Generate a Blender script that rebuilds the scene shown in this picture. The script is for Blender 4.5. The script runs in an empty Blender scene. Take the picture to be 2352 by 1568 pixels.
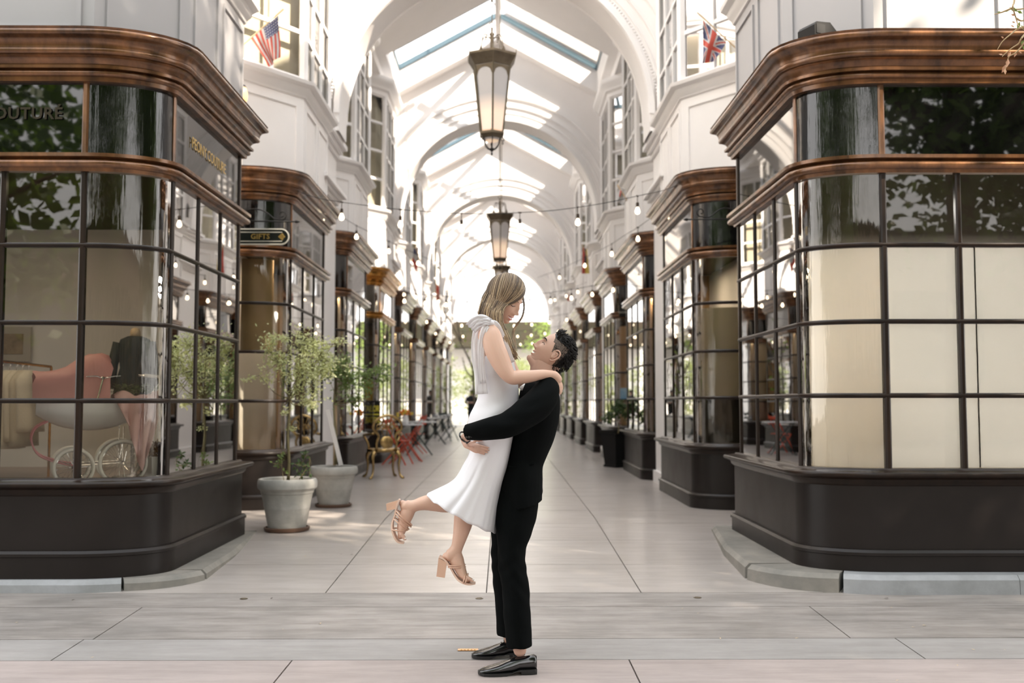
import bpy, math, random
import numpy as np
from math import sin, cos, tan, atan, atan2, pi, radians, sqrt, exp
from mathutils import Vector, Matrix, Euler, noise
SC = bpy.context.scene
COL = SC.collection
# ------------------------------------------------------------------ camera
F = 2287.0
PITCH = atan(138.0 / F); YAW = radians(0.45); CAMZ = 1.34
cd = bpy.data.cameras.new('camera'); cam = bpy.data.objects.new('camera', cd); COL.objects.link(cam)
cd.sensor_width = 36.0; cd.lens = 36.0 * F / 2352.0; cd.clip_start = 0.05; cd.clip_end = 500
cam.location = (0, 0, CAMZ); cam.rotation_euler = (pi / 2 + PITCH, 0, -YAW)
cd.dof.use_dof = True; cd.dof.focus_distance = 5.0; cd.dof.aperture_fstop = 2.2
SC.camera = cam
CR = Euler((pi / 2 + PITCH, 0, -YAW)).to_matrix()
def P(px, py, Y):
    d = CR @ Vector(((px - 1176) / F, -(py - 784) / F, -1.0))
    return Vector((0, 0, CAMZ)) + d * (Y / d.y)
# ------------------------------------------------------------------ world, sun, exposure
w = bpy.data.worlds.new('sky'); SC.world = w; w.use_nodes = True
nt = w.node_tree; bg = nt.nodes['Background']
tc = nt.nodes.new('ShaderNodeTexCoord'); sx = nt.nodes.new('ShaderNodeSeparateXYZ'); cr = nt.nodes.new('ShaderNodeValToRGB')
nt.links.new(tc.outputs['Generated'], sx.inputs[0]); nt.links.new(sx.outputs['Z'], cr.inputs[0]); nt.links.new(cr.outputs[0], bg.inputs[0])
cr.color_ramp.elements[0].position = 0.0; cr.color_ramp.elements[0].color = (1.0, 0.955, 0.91, 1)
cr.color_ramp.elements[1].position = 0.9; cr.color_ramp.elements[1].color = (0.92, 0.95, 1.0, 1)
bg.inputs[1].default_value = 3.3
sl = bpy.data.lights.new('sun', 'SUN'); sl.energy = 14.5; sl.angle = radians(0.6); sl.color = (1.0, 0.86, 0.70)
sun = bpy.data.objects.new('sun', sl); COL.objects.link(sun)
SUND = Vector((-0.60, 0.50, -0.62)).normalized()
sun.rotation_euler = SUND.to_track_quat('-Z', 'Y').to_euler()
vs = SC.view_settings
SC.display_settings.display_device = 'sRGB'
vs.view_transform = 'Standard'; vs.look = 'None'; vs.gamma = 1.0; vs.use_curve_mapping = False
vs.exposure = 0.0
cy = SC.cycles
cy.use_denoising = True
cy.max_bounces = 10; cy.diffuse_bounces = 7; cy.glossy_bounces = 4; cy.transmission_bounces = 4; cy.transparent_max_bounces = 24
cy.caustics_reflective = False; cy.caustics_refractive = False; cy.sample_clamp_indirect = 6.0
# ------------------------------------------------------------------ helpers
def pr(d):
    return d
def mat(name, col, rough=0.5, metal=0.0, coat=0.0, spec=0.5, var=0.0, vscale=3.0, col2=None, bump=0.0, bscale=40.0, stretch=(1, 1, 1), emit=None, alpha=None, sheen=0.0, sss=0.0, rvar=0.0):
    m = bpy.data.materials.new(name); m.use_nodes = True
    t = m.node_tree; b = t.nodes['Principled BSDF']
    b.inputs['Roughness'].default_value = rough; b.inputs['Metallic'].default_value = metal
    b.inputs['Coat Weight'].default_value = coat; b.inputs['Coat Roughness'].default_value = 0.12
    b.inputs['Specular IOR Level'].default_value = spec
    b.inputs['Base Color'].default_value = (*col, 1)
    if sheen: b.inputs['Sheen Weight'].default_value = sheen
    if sss:
        b.inputs['Subsurface Weight'].default_value = sss; b.inputs['Subsurface Radius'].default_value = (0.012, 0.005, 0.003); b.inputs['Subsurface Scale'].default_value = 1.0
    if var or col2 or bump or rvar:
        tcn = t.nodes.new('ShaderNodeTexCoord'); mp = t.nodes.new('ShaderNodeMapping'); mp.inputs['Scale'].default_value = stretch
        t.links.new(tcn.outputs['Object'], mp.inputs[0])
    if var or col2 or rvar:
        nz = t.nodes.new('ShaderNodeTexNoise'); nz.inputs['Scale'].default_value = vscale; nz.inputs['Detail'].default_value = 6; nz.inputs['Roughness'].default_value = 0.62
        t.links.new(mp.outputs[0], nz.inputs[0])
        rp = t.nodes.new('ShaderNodeValToRGB'); rp.color_ramp.elements[0].position = 0.32; rp.color_ramp.elements[1].position = 0.68
        c2 = col2 if col2 else tuple(c * (1 - var) for c in col)
        rp.color_ramp.elements[0].color = (*c2, 1); rp.color_ramp.elements[1].color = (*col, 1)
        t.links.new(nz.outputs[0], rp.inputs[0])
        if var or col2: t.links.new(rp.outputs[0], b.inputs['Base Color'])
        if rvar:
            mr = t.nodes.new('ShaderNodeMapRange'); mr.inputs['To Min'].default_value = max(0.02, rough - rvar); mr.inputs['To Max'].default_value = rough + rvar
            t.links.new(nz.outputs[0], mr.inputs[0]); t.links.new(mr.outputs[0], b.inputs['Roughness'])
    if bump:
        n2 = t.nodes.new('ShaderNodeTexNoise'); n2.inputs['Scale'].default_value = bscale; n2.inputs['Detail'].default_value = 4
        t.links.new(mp.outputs[0], n2.inputs[0])
        bp = t.nodes.new('ShaderNodeBump'); bp.inputs['Strength'].default_value = bump; bp.inputs['Distance'].default_value = 0.01
        t.links.new(n2.outputs[0], bp.inputs['Height']); t.links.new(bp.outputs[0], b.inputs['Normal'])
    if emit:
        b.inputs['Emission Color'].default_value = (*emit[0], 1); b.inputs['Emission Strength'].default_value = emit[1]
    return m
def glass(name, tint=(1, 1, 1), rough=0.0, bump=0.0, bscale=5.0, stretch=(1, 1, 1), ior=1.5, dirt=0.0):
    m = bpy.data.materials.new(name); m.use_nodes = True
    t = m.node_tree; t.nodes.clear()
    o = t.nodes.new('ShaderNodeOutputMaterial'); mx = t.nodes.new('ShaderNodeMixShader'); tr = t.nodes.new('ShaderNodeBsdfTransparent'); gl = t.nodes.new('ShaderNodeBsdfGlossy'); fr = t.nodes.new('ShaderNodeFresnel')
    tr.inputs[0].default_value = (*tint, 1); gl.inputs['Roughness'].default_value = rough; fr.inputs[0].default_value = ior
    t.links.new(fr.outputs[0], mx.inputs[0]); t.links.new(tr.outputs[0], mx.inputs[1]); t.links.new(gl.outputs[0], mx.inputs[2])
    last = mx
    if dirt:
        df = t.nodes.new('ShaderNodeBsdfDiffuse'); df.inputs[0].default_value = (0.7, 0.68, 0.64, 1); m2 = t.nodes.new('ShaderNodeMixShader'); m2.inputs[0].default_value = dirt
        t.links.new(mx.outputs[0], m2.inputs[1]); t.links.new(df.outputs[0], m2.inputs[2]); last = m2
    t.links.new(last.outputs[0], o.inputs[0])
    if bump:
        tcn = t.nodes.new('ShaderNodeTexCoord'); mp = t.nodes.new('ShaderNodeMapping'); mp.inputs['Scale'].default_value = stretch
        n2 = t.nodes.new('ShaderNodeTexNoise'); n2.inputs['Scale'].default_value = bscale; n2.inputs['Detail'].default_value = 2
        bp = t.nodes.new('ShaderNodeBump'); bp.inputs['Strength'].default_value = bump; bp.inputs['Distance'].default_value = 0.01
        t.links.new(tcn.outputs['Object'], mp.inputs[0]); t.links.new(mp.outputs[0], n2.inputs[0]); t.links.new(n2.outputs[0], bp.inputs['Height'])
        t.links.new(bp.outputs[0], gl.inputs['Normal']); t.links.new(bp.outputs[0], fr.inputs['Normal'])
    return m
def emis(name, col, s):
    m = bpy.data.materials.new(name); m.use_nodes = True
    t = m.node_tree; t.nodes.clear(); o = t.nodes.new('ShaderNodeOutputMaterial'); e = t.nodes.new('ShaderNodeEmission')
    e.inputs[0].default_value = (*col, 1); e.inputs[1].default_value = s; t.links.new(e.outputs[0], o.inputs[0]); return m
def cmr(pts, t):
    """Catmull-Rom through a list of tuples, t in 0..len-1"""
    n = len(pts); i = min(int(t), n - 2); f = t - i
    g = lambda k: pts[max(0, min(n - 1, k))]
    p0, p1, p2, p3 = g(i - 1), g(i), g(i + 1), g(i + 2)
    if i == 0: p0 = tuple(2 * a - b for a, b in zip(p1, p2))
    if i == n - 2: p3 = tuple(2 * b - a for a, b in zip(p1, p2))
    return tuple(0.5 * (2 * b + (c - a) * f + (2 * a - 5 * b + 4 * c - d) * f * f + (3 * b - a - 3 * c + d) * f ** 3) for a, b, c, d in zip(p0, p1, p2, p3))
def resample(pts, k):
    pts = [tuple(p) for p in pts]; n = (len(pts) - 1) * k
    return [cmr(pts, i / k) for i in range(n + 1)]
class MB:
    def __init__(s): s.v = []; s.f = []; s.m = []
    def add(s, vs, fs, mi=0):
        b = len(s.v); s.v += [tuple(v) for v in vs]; s.f += [tuple(i + b for i in f) for f in fs]; s.m += [mi] * len(fs); return s
    def box(s, x0, x1, y0, y1, z0, z1, mi=0):
        vs = [(x, y, z) for z in (z0, z1) for x, y in ((x0, y0), (x1, y0), (x1, y1), (x0, y1))]
        return s.add(vs, [(3, 2, 1, 0), (4, 5, 6, 7), (0, 1, 5, 4), (1, 2, 6, 5), (2, 3, 7, 6), (3, 0, 4, 7)], mi)
    def obox(s, c, ax, ay, az, mi=0):
        c, ax, ay, az = map(Vector, (c, ax, ay, az)); vs = [c + ax * a + ay * b + az * d for d in (-1, 1) for a, b in ((-1, -1), (1, -1), (1, 1), (-1, 1))]
        return s.add(vs, [(3, 2, 1, 0), (4, 5, 6, 7), (0, 1, 5, 4), (1, 2, 6, 5), (2, 3, 7, 6), (3, 0, 4, 7)], mi)
    def bar(s, a, b, wd, dp, up=(0, 0, 1), mi=0):
        a, b = Vector(a), Vector(b); t = (b - a); L = t.length; t = t.normalized(); n = t.cross(Vector(up))
        if n.length < 1e-4: n = t.cross(Vector((1, 0, 0)))
        n.normalize(); u = n.cross(t)
        return s.obox((a + b) / 2, t * (L / 2), n * (wd / 2), u * (dp / 2), mi)
    def rings(s, rs, closed_ring=True, caps=True, mi=0, closed_path=False):
        n = len(rs[0]); b = len(s.v)
        for r in rs: s.v += [tuple(p) for p in r]
        fs = []; R = len(rs)
        for i in range(R if closed_path else R - 1):
            j = (i + 1) % R
            for k in range(n if closed_ring else n - 1):
                l = (k + 1) % n; fs.append((b + i * n + k, b + i * n + l, b + j * n + l, b + j * n + k))
        if caps and not closed_path: fs.append(tuple(b + k for k in range(n - 1, -1, -1))); fs.append(tuple(b + (R - 1) * n + k for k in range(n)))
        s.f += fs; s.m += [mi] * len(fs); return s
    def tube(s, pts, r, n=8, mi=0, caps=True, flat=1.0, ref=None, closed=False):
        pts = [Vector(p) for p in pts]; N = len(pts); rr = r if isinstance(r, (list, tuple)) else [r] * N
        rs = []; prev = None
        for i, p in enumerate(pts):
            if closed: t = pts[(i + 1) % N] - pts[i - 1]
            else: t = pts[min(i + 1, N - 1)] - pts[max(i - 1, 0)]
            if t.length < 1e-9: t = Vector((0, 0, 1))
            t.normalize()
            if prev is None:
                h = Vector(ref) if ref else (Vector((0, 0, 1)) if abs(t.z) < 0.9 else Vector((1, 0, 0)))
                u = (h - t * h.dot(t)).normalized()
            else: u = (prev - t * prev.dot(t)).normalized()
            prev = u; v = t.cross(u)
            rs.append([p + (u * cos(2 * pi * k / n) * flat + v * sin(2 * pi * k / n)) * rr[i] for k in range(n)])
        return s.rings(rs, True, caps, mi, closed)
    def lathe(s, prof, n=24, o=(0, 0, 0), mi=0, caps=True, a0=0.0, sy=1.0):
        o = Vector(o)
        return s.rings([[o + Vector((r * cos(a0 + 2 * pi * k / n), sy * r * sin(a0 + 2 * pi * k / n), z)) for k in range(n)] for r, z in prof], True, caps, mi)
    def ball(s, c, rx, ry=None, rz=None, n=12, mi=0, rot=None):
        ry = ry or rx; rz = rz or rx; c = Vector(c); rs = []
        for i in range(1, n):
            a = pi * i / n; ring = []
            for k in range(2 * n):
                b = pi * k / n; p = Vector((rx * sin(a) * cos(b), ry * sin(a) * sin(b), -rz * cos(a)))
                if rot: p = rot @ p
                ring.append(c + p)
            rs.append(ring)
        return s.rings(rs, True, True, mi)
    def quad(s, a, b, c, d, mi=0): return s.add([a, b, c, d], [(0, 1, 2, 3)], mi)
    def xf(s, M_):
        s.v = [tuple(M_ @ Vector(v)) for v in s.v]; return s
    def mesh(s, name, mats, smooth=False):
        me = bpy.data.meshes.new(name); me.from_pydata(s.v, [], s.f)
        for m in (mats if isinstance(mats, (list, tuple)) else [mats]): me.materials.append(m)
        if len(me.materials) > 1: me.polygons.foreach_set('material_index', s.m)
        if smooth: me.polygons.foreach_set('use_smooth', [True] * len(me.polygons))
        me.update(); return me
    def obj(s, name, mats, parent=None, smooth=False, auto=None):
        o = bpy.data.objects.new(name, s.mesh(name, mats, smooth)); COL.objects.link(o)
        if auto: 
            o.data.polygons.foreach_set('use_smooth', [True] * len(o.data.polygons)); o.data.set_sharp_from_angle(angle=radians(auto))
        if parent is not None: setp(o, parent)
        return o
def setp(o, parent):
    o.parent = parent
    M_ = Matrix.Identity(4); q = parent
    ch = []
    while q is not None: ch.append(q); q = q.parent
    for q in reversed(ch): M_ = M_ @ q.matrix_parent_inverse @ Matrix.LocRotScale(q.location, q.rotation_euler, q.scale)
    o.matrix_parent_inverse = M_.inverted()
def tag(o, label=None, cat=None, group=None, kind=None):
    if label: o['label'] = label
    if cat: o['category'] = cat
    if group: o['group'] = group
    if kind: o['kind'] = kind
    return o
def thing(name, label, cat, loc=(0, 0, 0), group=None):
    o = bpy.data.objects.new(name, None); COL.objects.link(o); o.empty_display_size = 0.1; o.location = loc
    return tag(o, label, cat, group)
def struct(o): o['kind'] = 'structure'; return o
def dup(root, loc, label=None, group=None, rotz=None, parent=None, scale=None):
    kids = {}
    for x in bpy.data.objects:
        if x.parent is not None: kids.setdefault(x.parent.name, []).append(x)
    r = root.copy(); COL.objects.link(r); r.location = loc
    if rotz is not None: r.rotation_euler = (0, 0, rotz)
    if scale is not None: r.scale = scale
    if label: r['label'] = label
    if group: r['group'] = group
    def rec(src, dst):
        for c in kids.get(src.name, []):
            d = c.copy(); COL.objects.link(d); d.parent = dst; rec(c, d)
    rec(root, r)
    return r
def text_mb(txt, size, extrude=0.002, font_bold=False, space=1.0):
    """lettering as a mesh in XY plane, centred"""
    cu = bpy.data.curves.new('lettering', 'FONT'); cu.body = txt; cu.size = size; cu.extrude = extrude; cu.align_x = 'CENTER'; cu.align_y = 'CENTER'; cu.resolution_u = 2
    cu.space_character = space
    if font_bold: cu.offset = size * 0.02
    o = bpy.data.objects.new('tmp_text', cu); COL.objects.link(o)
    bpy.context.view_layer.update()
    dg = bpy.context.evaluated_depsgraph_get(); me = bpy.data.meshes.new_from_object(o.evaluated_get(dg))
    b = MB(); b.add([v.co[:] for v in me.vertices], [tuple(p.vertices) for p in me.polygons])
    bpy.data.objects.remove(o); bpy.data.curves.remove(cu); bpy.data.meshes.remove(me)
    return b
RND = random.Random(7)
# ------------------------------------------------------------------ materials
def bronze(name, c1, c2, rough, cc=0.06):
    m = mat(name, c1, rough, 0.0, coat=cc, spec=0.24, col2=c2, vscale=7.0, stretch=(1, 1, 0.35), bump=0.06, bscale=9.0)
    m.node_tree.nodes['Principled BSDF'].inputs['Coat Roughness'].default_value = 0.16
    return m
M_BRONZE = bronze('varnished_dark_bronze', (0.022, 0.0115, 0.0065), (0.010, 0.006, 0.004), 0.33)
M_BRONZE2 = bronze('worn_brown_bronze', (0.26, 0.115, 0.045), (0.060, 0.028, 0.014), 0.30, 0.8)
M_BRONZE2.node_tree.nodes['Principled BSDF'].inputs['Metallic'].default_value = 0.55
M_BASE = mat('dark_brown_paint', (0.0145, 0.0105, 0.0090), 0.40, spec=0.28, coat=0.06, var=0.35, vscale=2.5, rvar=0.1)
M_BRASS = mat('golden_brass', (0.55, 0.27, 0.07), 0.22, 1.0, var=0.3)
M_GOLD = mat('gilt', (0.62, 0.42, 0.14), 0.3, 1.0)
M_WHITE = mat('white_plaster', (0.91, 0.885, 0.87), 0.65, var=0.04, vscale=1.2)
M_WHITE2 = mat('white_trim_paint', (0.88, 0.86, 0.85), 0.45, var=0.03)
M_SHADEW = mat('shaded_white_paint', (0.46, 0.452, 0.46), 0.5, var=0.05, vscale=1.0)  # same white paint, darkened to carry the shade on the corner bays
M_GLASS = glass('window_glass', (0.97, 0.97, 0.95), bump=0.02, bscale=3.0, ior=1.5)
M_GLASSS = glass('side_window_glass', (0.97, 0.97, 0.95), bump=0.02, bscale=3.0, ior=1.95)
M_CGLASS = glass('curved_window_glass', (0.95, 0.94, 0.90), bump=0.22, bscale=6.0, stretch=(6, 6, 0.35), ior=1.55)
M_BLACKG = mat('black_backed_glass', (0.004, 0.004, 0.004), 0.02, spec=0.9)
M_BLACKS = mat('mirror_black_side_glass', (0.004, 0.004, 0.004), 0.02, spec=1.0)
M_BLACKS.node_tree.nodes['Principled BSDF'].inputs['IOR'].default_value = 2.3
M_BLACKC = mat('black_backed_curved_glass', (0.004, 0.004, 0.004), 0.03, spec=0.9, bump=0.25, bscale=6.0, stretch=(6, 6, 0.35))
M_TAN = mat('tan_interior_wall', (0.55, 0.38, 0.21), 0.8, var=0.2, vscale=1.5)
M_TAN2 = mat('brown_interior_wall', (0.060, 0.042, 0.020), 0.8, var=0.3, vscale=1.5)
M_CREAM = mat('cream_paper', (0.92, 0.90, 0.86), 0.9, var=0.06, vscale=1.0)
M_TANP = mat('tan_paper_screen', (0.66, 0.54, 0.36), 0.85, var=0.15, vscale=2.0)
M_DARKI = mat('dark_interior', (0.02, 0.015, 0.01), 0.8)
M_IRON = mat('black_wrought_iron', (0.012, 0.011, 0.010), 0.4, 0.4)
M_IRONB = mat('weathered_bronze_metal', (0.20, 0.165, 0.12), 0.4, 0.85, var=0.35, vscale=9)
M_SKYG = glass('skylight_glass', (0.98, 0.99, 1.0))
# ------------------------------------------------------------------ plan of the arcade
XC = -0.14; HW = 2.31; MOD = 4.07; YF0 = 6.98; NSH = 10
def floor_z(Y): return 0.0 if Y < 5.27 else min(0.15, 0.03 * (Y - 5.27))
# ---- floor: one slab of ground plus separate concrete slabs
def concrete(name, c1, c2, rough, spec=0.5, st=0.6, dk=0.70):
    m = mat(name, c1, rough, col2=c2, vscale=1.6, spec=spec, bump=0.03, bscale=60)
    t = m.node_tree; b = t.nodes['Principled BSDF']
    # long horizontal stains
    tcn = t.nodes.new('ShaderNodeTexCoord'); mp = t.nodes.new('ShaderNodeMapping'); mp.inputs['Scale'].default_value = (0.8, 5.0, 1)
    nz = t.nodes.new('ShaderNodeTexNoise'); nz.inputs['Scale'].default_value = 2.2; nz.inputs['Detail'].default_value = 8; nz.inputs['Roughness'].default_value = 0.7
    rp = t.nodes.new('ShaderNodeValToRGB'); rp.color_ramp.elements[0].position = 0.36; rp.color_ramp.elements[0].color = (dk, dk * .985, dk * .95, 1); rp.color_ramp.elements[1].position = 0.6; rp.color_ramp.elements[1].color = (1, 1, 1, 1)
    mx = t.nodes.new('ShaderNodeMix'); mx.data_type = 'RGBA'; mx.blend_type = 'MULTIPLY'; mx.inputs[0].default_value = st
    src = b.inputs['Base Color'].links[0].from_socket
    t.links.new(tcn.outputs['Object'], mp.inputs[0]); t.links.new(mp.outputs[0], nz.inputs[0]); t.links.new(nz.outputs[0], rp.inputs[0])
    t.links.new(src, mx.inputs[6]); t.links.new(rp.outputs[0], mx.inputs[7]); t.links.new(mx.outputs[2], b.inputs['Base Color'])
    return m
M_F_PINK = concrete('pink_concrete', (0.43, 0.365, 0.345), (0.36, 0.31, 0.295), 0.6)
M_F_GREY = concrete('grey_concrete', (0.37, 0.335, 0.312), (0.26, 0.24, 0.225), 0.5, st=0.8, dk=0.58)
M_F_STRIP = concrete('pale_grey_concrete', (0.37, 0.35, 0.34), (0.29, 0.275, 0.265), 0.55)
M_F_IN = concrete('polished_beige_concrete', (0.47, 0.43, 0.405), (0.39, 0.355, 0.33), 0.30, spec=0.6)
M_F_IN.node_tree.nodes['Principled BSDF'].inputs['Coat Weight'].default_value = 0.10
M_JOINT = mat('joint_grout', (0.10, 0.088, 0.075), 0.9)
gb = MB()
gys = [-60, -14, 0, 5.27, 10.27, 80]
for a, b_ in zip(gys, gys[1:]):
    gb.quad((-60, a, floor_z(a) - 0.012), (60, a, floor_z(a) - 0.012), (60, b_, floor_z(b_) - 0.012), (-60, b_, floor_z(b_) - 0.012))
FLOOR = struct(gb.obj('floor', M_JOINT))
def slab(x0, x1, y0, y1, m, name='slab', g=0.004, dz=0.0):
    b = MB(); ys = [y0 + g] + [y for y in (5.27, 10.27) if y0 + g < y < y1 - g] + [y1 - g]
    for a, c in zip(ys, ys[1:]):
        za, zc = floor_z(a) + dz, floor_z(c) + dz
        vs = [(x0 + g, a, za - 0.03), (x1 - g, a, za - 0.03), (x1 - g, c, zc - 0.03), (x0 + g, c, zc - 0.03), (x0 + g, a, za), (x1 - g, a, za), (x1 - g, c, zc), (x0 + g, c, zc)]
        b.add(vs, [(3, 2, 1, 0), (4, 5, 6, 7), (0, 1, 5, 4), (1, 2, 6, 5), (2, 3, 7, 6), (3, 0, 4, 7)])
    return b.obj(name, m, FLOOR)
def xr(x, k=0): return x
# sidewalk slabs (pink)
pxs = [-9.0, -6.5, -4.03, -1.10, 0.65, 3.6, 6.5, 9]
for i, (a, c) in enumerate(zip(pxs, pxs[1:])):
    for y0, y1 in ((-3, 1.2), (1.2, 3.4), (3.4, 5.27)): slab(a, c, y0, y1, M_F_PINK, 'paving_slab')
# threshold strips
for a, c in ((-9, -2.35), (-2.35, 2.2), (2.2, 9)): slab(a, c, 5.27, 5.68, M_F_STRIP, 'paving_slab')
for a, c in ((-9, -2.30), (-2.30, 1.95), (1.95, 9)): slab(a, c, 5.68, 6.44, M_F_GREY, 'paving_slab')
for a, c in ((-9, 9),): slab(a, c, 6.44, 6.84, M_F_GREY, 'paving_slab')
ys = [6.84, 7.83, 8.95, 9.93, 11.0, 12.66, 13.8, 14.95]
while ys[-1] < 47: ys.append(ys[-1] + 1.2 + 0.25 * ((len(ys) * 7) % 3))
xs = [-3.6, -1.21, -0.12, 0.93, 2.75]
for y0, y1 in zip(ys, ys[1:]):
    for a, c in zip(xs, xs[1:]): slab(a, c, y0, y1, M_F_IN, 'paving_slab')
# street beyond the far end
b = MB(); b.quad((-20, 47.5, 0.145), (20, 47.5, 0.145), (20, 80, 0.145), (-20, 80, 0.145)); struct(b.obj('ground_street', M_F_STRIP))

# ---- path helpers in shop plan coordinates (u away from arcade, y into depth)
def arc_path(u0, Le, ret=0.3, rx=0.52, ry=0.32, n=10, tail=True):
    p = [(u0, 0.0)] if u0 > rx + 1e-6 else []
    for i in range(n + 1):
        a = pi / 2 * i / n
        p.append((rx - rx * sin(a), ry - ry * cos(a)))
    p.append((0.0, Le))
    if tail: p.append((ret, Le))
    return p
def normals(path):
    out = []
    for i, p in enumerate(path):
        def nn(a, b):
            t = Vector((b[0] - a[0], b[1] - a[1])); t.normalize(); return Vector((-t.y, t.x))
        n1 = nn(path[i - 1], p) if i > 0 else None; n2 = nn(p, path[i + 1]) if i < len(path) - 1 else None
        if n1 is None: n = n2
        elif n2 is None: n = n1
        else:
            n = (n1 + n2); 
            if n.length < 1e-6: n = n1
            n.normalize(); n = n / max(0.5, n.dot(n1))
        out.append(n)
    return out
def sweep(mb, path, prof, s, mi=0, caps=True):
    """profile points (d, z), d = outward from the shop; s = side"""
    ns = normals(path); rs = []
    for p, n in zip(path, ns): rs.append([(s * (p[0] + n.x * d), p[1] + n.y * d, z) for d, z in prof])
    if s > 0: rs = [list(reversed(r)) for r in rs]
    return mb.rings(rs, True, caps, mi)
def arcprof(c, r, a0, a1, n=6): return [(c[0] + r * cos(radians(a0 + (a1 - a0) * i / n)), c[1] + r * sin(radians(a0 + (a1 - a0) * i / n))) for i in range(n + 1)]
def subpath(path, a, b):
    return path[a:b + 1]
CORN = [(0.0, 3.60), (0.045, 3.60), (0.05, 3.63)] + arcprof((0.05, 3.655), 0.025, -70, 70, 5) + [(0.075, 3.68)] + arcprof((0.18, 3.68), 0.085, 180, 100, 6) + [(0.165, 3.775)] + arcprof((0.185, 3.795), 0.025, -80, 60, 5) + arcprof((0.27, 3.81), 0.065, 180, 100, 5) + [(0.275, 3.88)] + arcprof((0.285, 3.905), 0.022, -80, 80, 5) + [(0.30, 3.94), (0.0, 3.97)]
CORN = [(d * 0.68 if d > 0.1 else d, z) for d, z in CORN]
TRANS = lambda z0, z1: [(-0.03, z0), (0.03, z0), (0.035, z0 + 0.025)] + arcprof((0.05, z0 + 0.05), 0.03, -60, 60, 4) + [(0.05, z0 + 0.085), (0.085, z1 - 0.035), (0.085, z1 - 0.01), (0.0, z1), (-0.03, z1)]
SILL = lambda z1: [(-0.04, z1), (0.04, z1), (0.05, z1 - 0.012), (0.09, z1 - 0.02)] + arcprof((0.115, z1 - 0.04), 0.02, 80, -60, 5) + [(0.105, z1 - 0.065), (0.08, z1 - 0.075), (0.075, z1 - 0.10), (0.055, z1 - 0.12), (-0.04, z1 - 0.12)]
def skirt(zb): return [(0.04, zb), (0.075, zb), (0.075, 0.275), (0.085, 0.28), (0.085, 0.30), (0.07, 0.318), (0.055, 0.322), (0.04, 0.322)]
def shop(s, k, zr, u0, Le, cols, fronts, tmats, label, mats_cur, base_z=0.08, metal=None, side_metal=None, detail=True):
    """dark bow-cornered shopfront. zr = glass rows, fronts = list of u positions of front mullions"""
    metal = metal or M_BRONZE; side_metal = side_metal or M_BRONZE2
    root = thing('shopfront', label, 'shopfront', (XC + s * HW, YF0 + MOD * k, 0), 'dark shopfronts lining the %s of the arcade' % ('left' if s < 0 else 'right'))
    off = Matrix.Translation(root.location)
    def put(mb, name, m, par=root, **kw):
        o = mb.obj(name, m, None, **kw); o.parent = par
        return o
    P0 = arc_path(u0, Le); n_arc0 = len(P0) - 3 - 10; 
    ia = n_arc0; ib = ia + 10; ie = ib + 1
    z0, z4 = zr[0], zr[-1]; zt0, zt1 = z4 + 0.13, 3.60
    # base
    b = MB(); sweep(b, P0, [(-0.02, base_z), (0.05, base_z), (0.05, z0 - 0.11), (-0.02, z0 - 0.11)], s); put(b, 'base_panel', M_BASE, auto=30)
    b = MB(); sweep(b, P0, skirt(base_z), s); put(b, 'skirting', M_BASE, auto=30)
    b = MB(); sweep(b, P0, SILL(z0), s); put(b, 'sill', metal, auto=40)
    b = MB(); sweep(b, P0, TRANS(z4, zt0), s); put(b, 'transom_rail', side_metal, auto=40)
    b = MB(); sweep(b, P0, CORN, s); put(b, 'cornice', side_metal, auto=40)
    if not fronts: fp = [P0[ia]]
    # horizontal bars
    bars = []
    for z in zr[1:-1]:
        b = MB(); sweep(b, P0[:-1], [(-0.030, z - 0.018), (0.002, z - 0.018)] + arcprof((0.000, z), 0.018, -60, 60, 4) + [(-0.030, z + 0.018)], s); put(b, 'glazing_bar', metal, auto=50)
    # mullions
    ns = normals(P0)
    def mull(p, n, z0_, z1_, wd=0.040, name='mullion', m=None):
        b = MB(); t = Vector((-n.y, n.x)); c = Vector(p)
        pf = [(-wd / 2, -0.030), (wd / 2, -0.030), (wd / 2, 0.004), (wd / 4, 0.014), (-wd / 4, 0.014), (-wd / 2, 0.004)]
        r = []
        for z in (z0_, z1_):
            r.append([(s * (c.x + t.x * a + n.x * d), c.y + t.y * a + n.y * d, z) for a, d in pf])
        if s < 0: r = [list(reversed(q)) for q in r]
        b.rings(r); put(b, name, m or metal)
    fpos = [Vector((u, 0.0)) for u in fronts]
    for p in fpos: mull(p, Vector((0, -1)), z0, z4)
    mull(P0[ia], Vector((0, -1)), z0, z4, 0.045); mull(P0[ib], Vector((-1, 0)), z0, z4, 0.045)
    spos = [Vector((0.0, 0.32 + (Le - 0.32) * i / cols)) for i in range(cols + 1)]
    for p in spos[1:-1]: mull(p, Vector((-1, 0)), z0, z4)
    mull((0.0, Le - 0.03), Vector((-1, 0)), z0, zt1, 0.06)
    mull(P0[ia], Vector((0, -1)), zt0, zt1, 0.045, m=side_metal); mull(P0[ib], Vector((-1, 0)), zt0, zt1, 0.045, m=side_metal)
    if u0 < 0.8: mull((u0, 0.0), Vector((0, -1)), z0, zt1, 0.09)
    # panes
    def pane(path, za, zb, m, name='pane', d=0.0, th=0.006):
        b = MB(); sweep(b, path, [(d - th, za), (d, za), (d, zb), (d - th, zb)], s); return put(b, name, m, auto=40)
    gl, cg = mats_cur
    allf = [Vector((u0, 0.0))] + fpos + [Vector(P0[ia])]
    rows = list(zip(zr, zr[1:]))
    for za, zb in rows:
        for a, c in zip(allf, allf[1:]):
            if (a - c).length > 0.12: pane([tuple(a), tuple(c)], za, zb, gl)
        pane(P0[ia:ib + 1], za, zb, cg, 'curved_pane')
        for a, c in zip(spos, spos[1:]): pane([tuple(a), tuple(c)], za, zb, M_GLASSS)
    tf = allf[::2] if len(allf) > 3 else [allf[0], allf[-1]]
    if tf[-1] != allf[-1]: tf.append(allf[-1])
    tg, tcg, tsg = tmats
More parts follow.
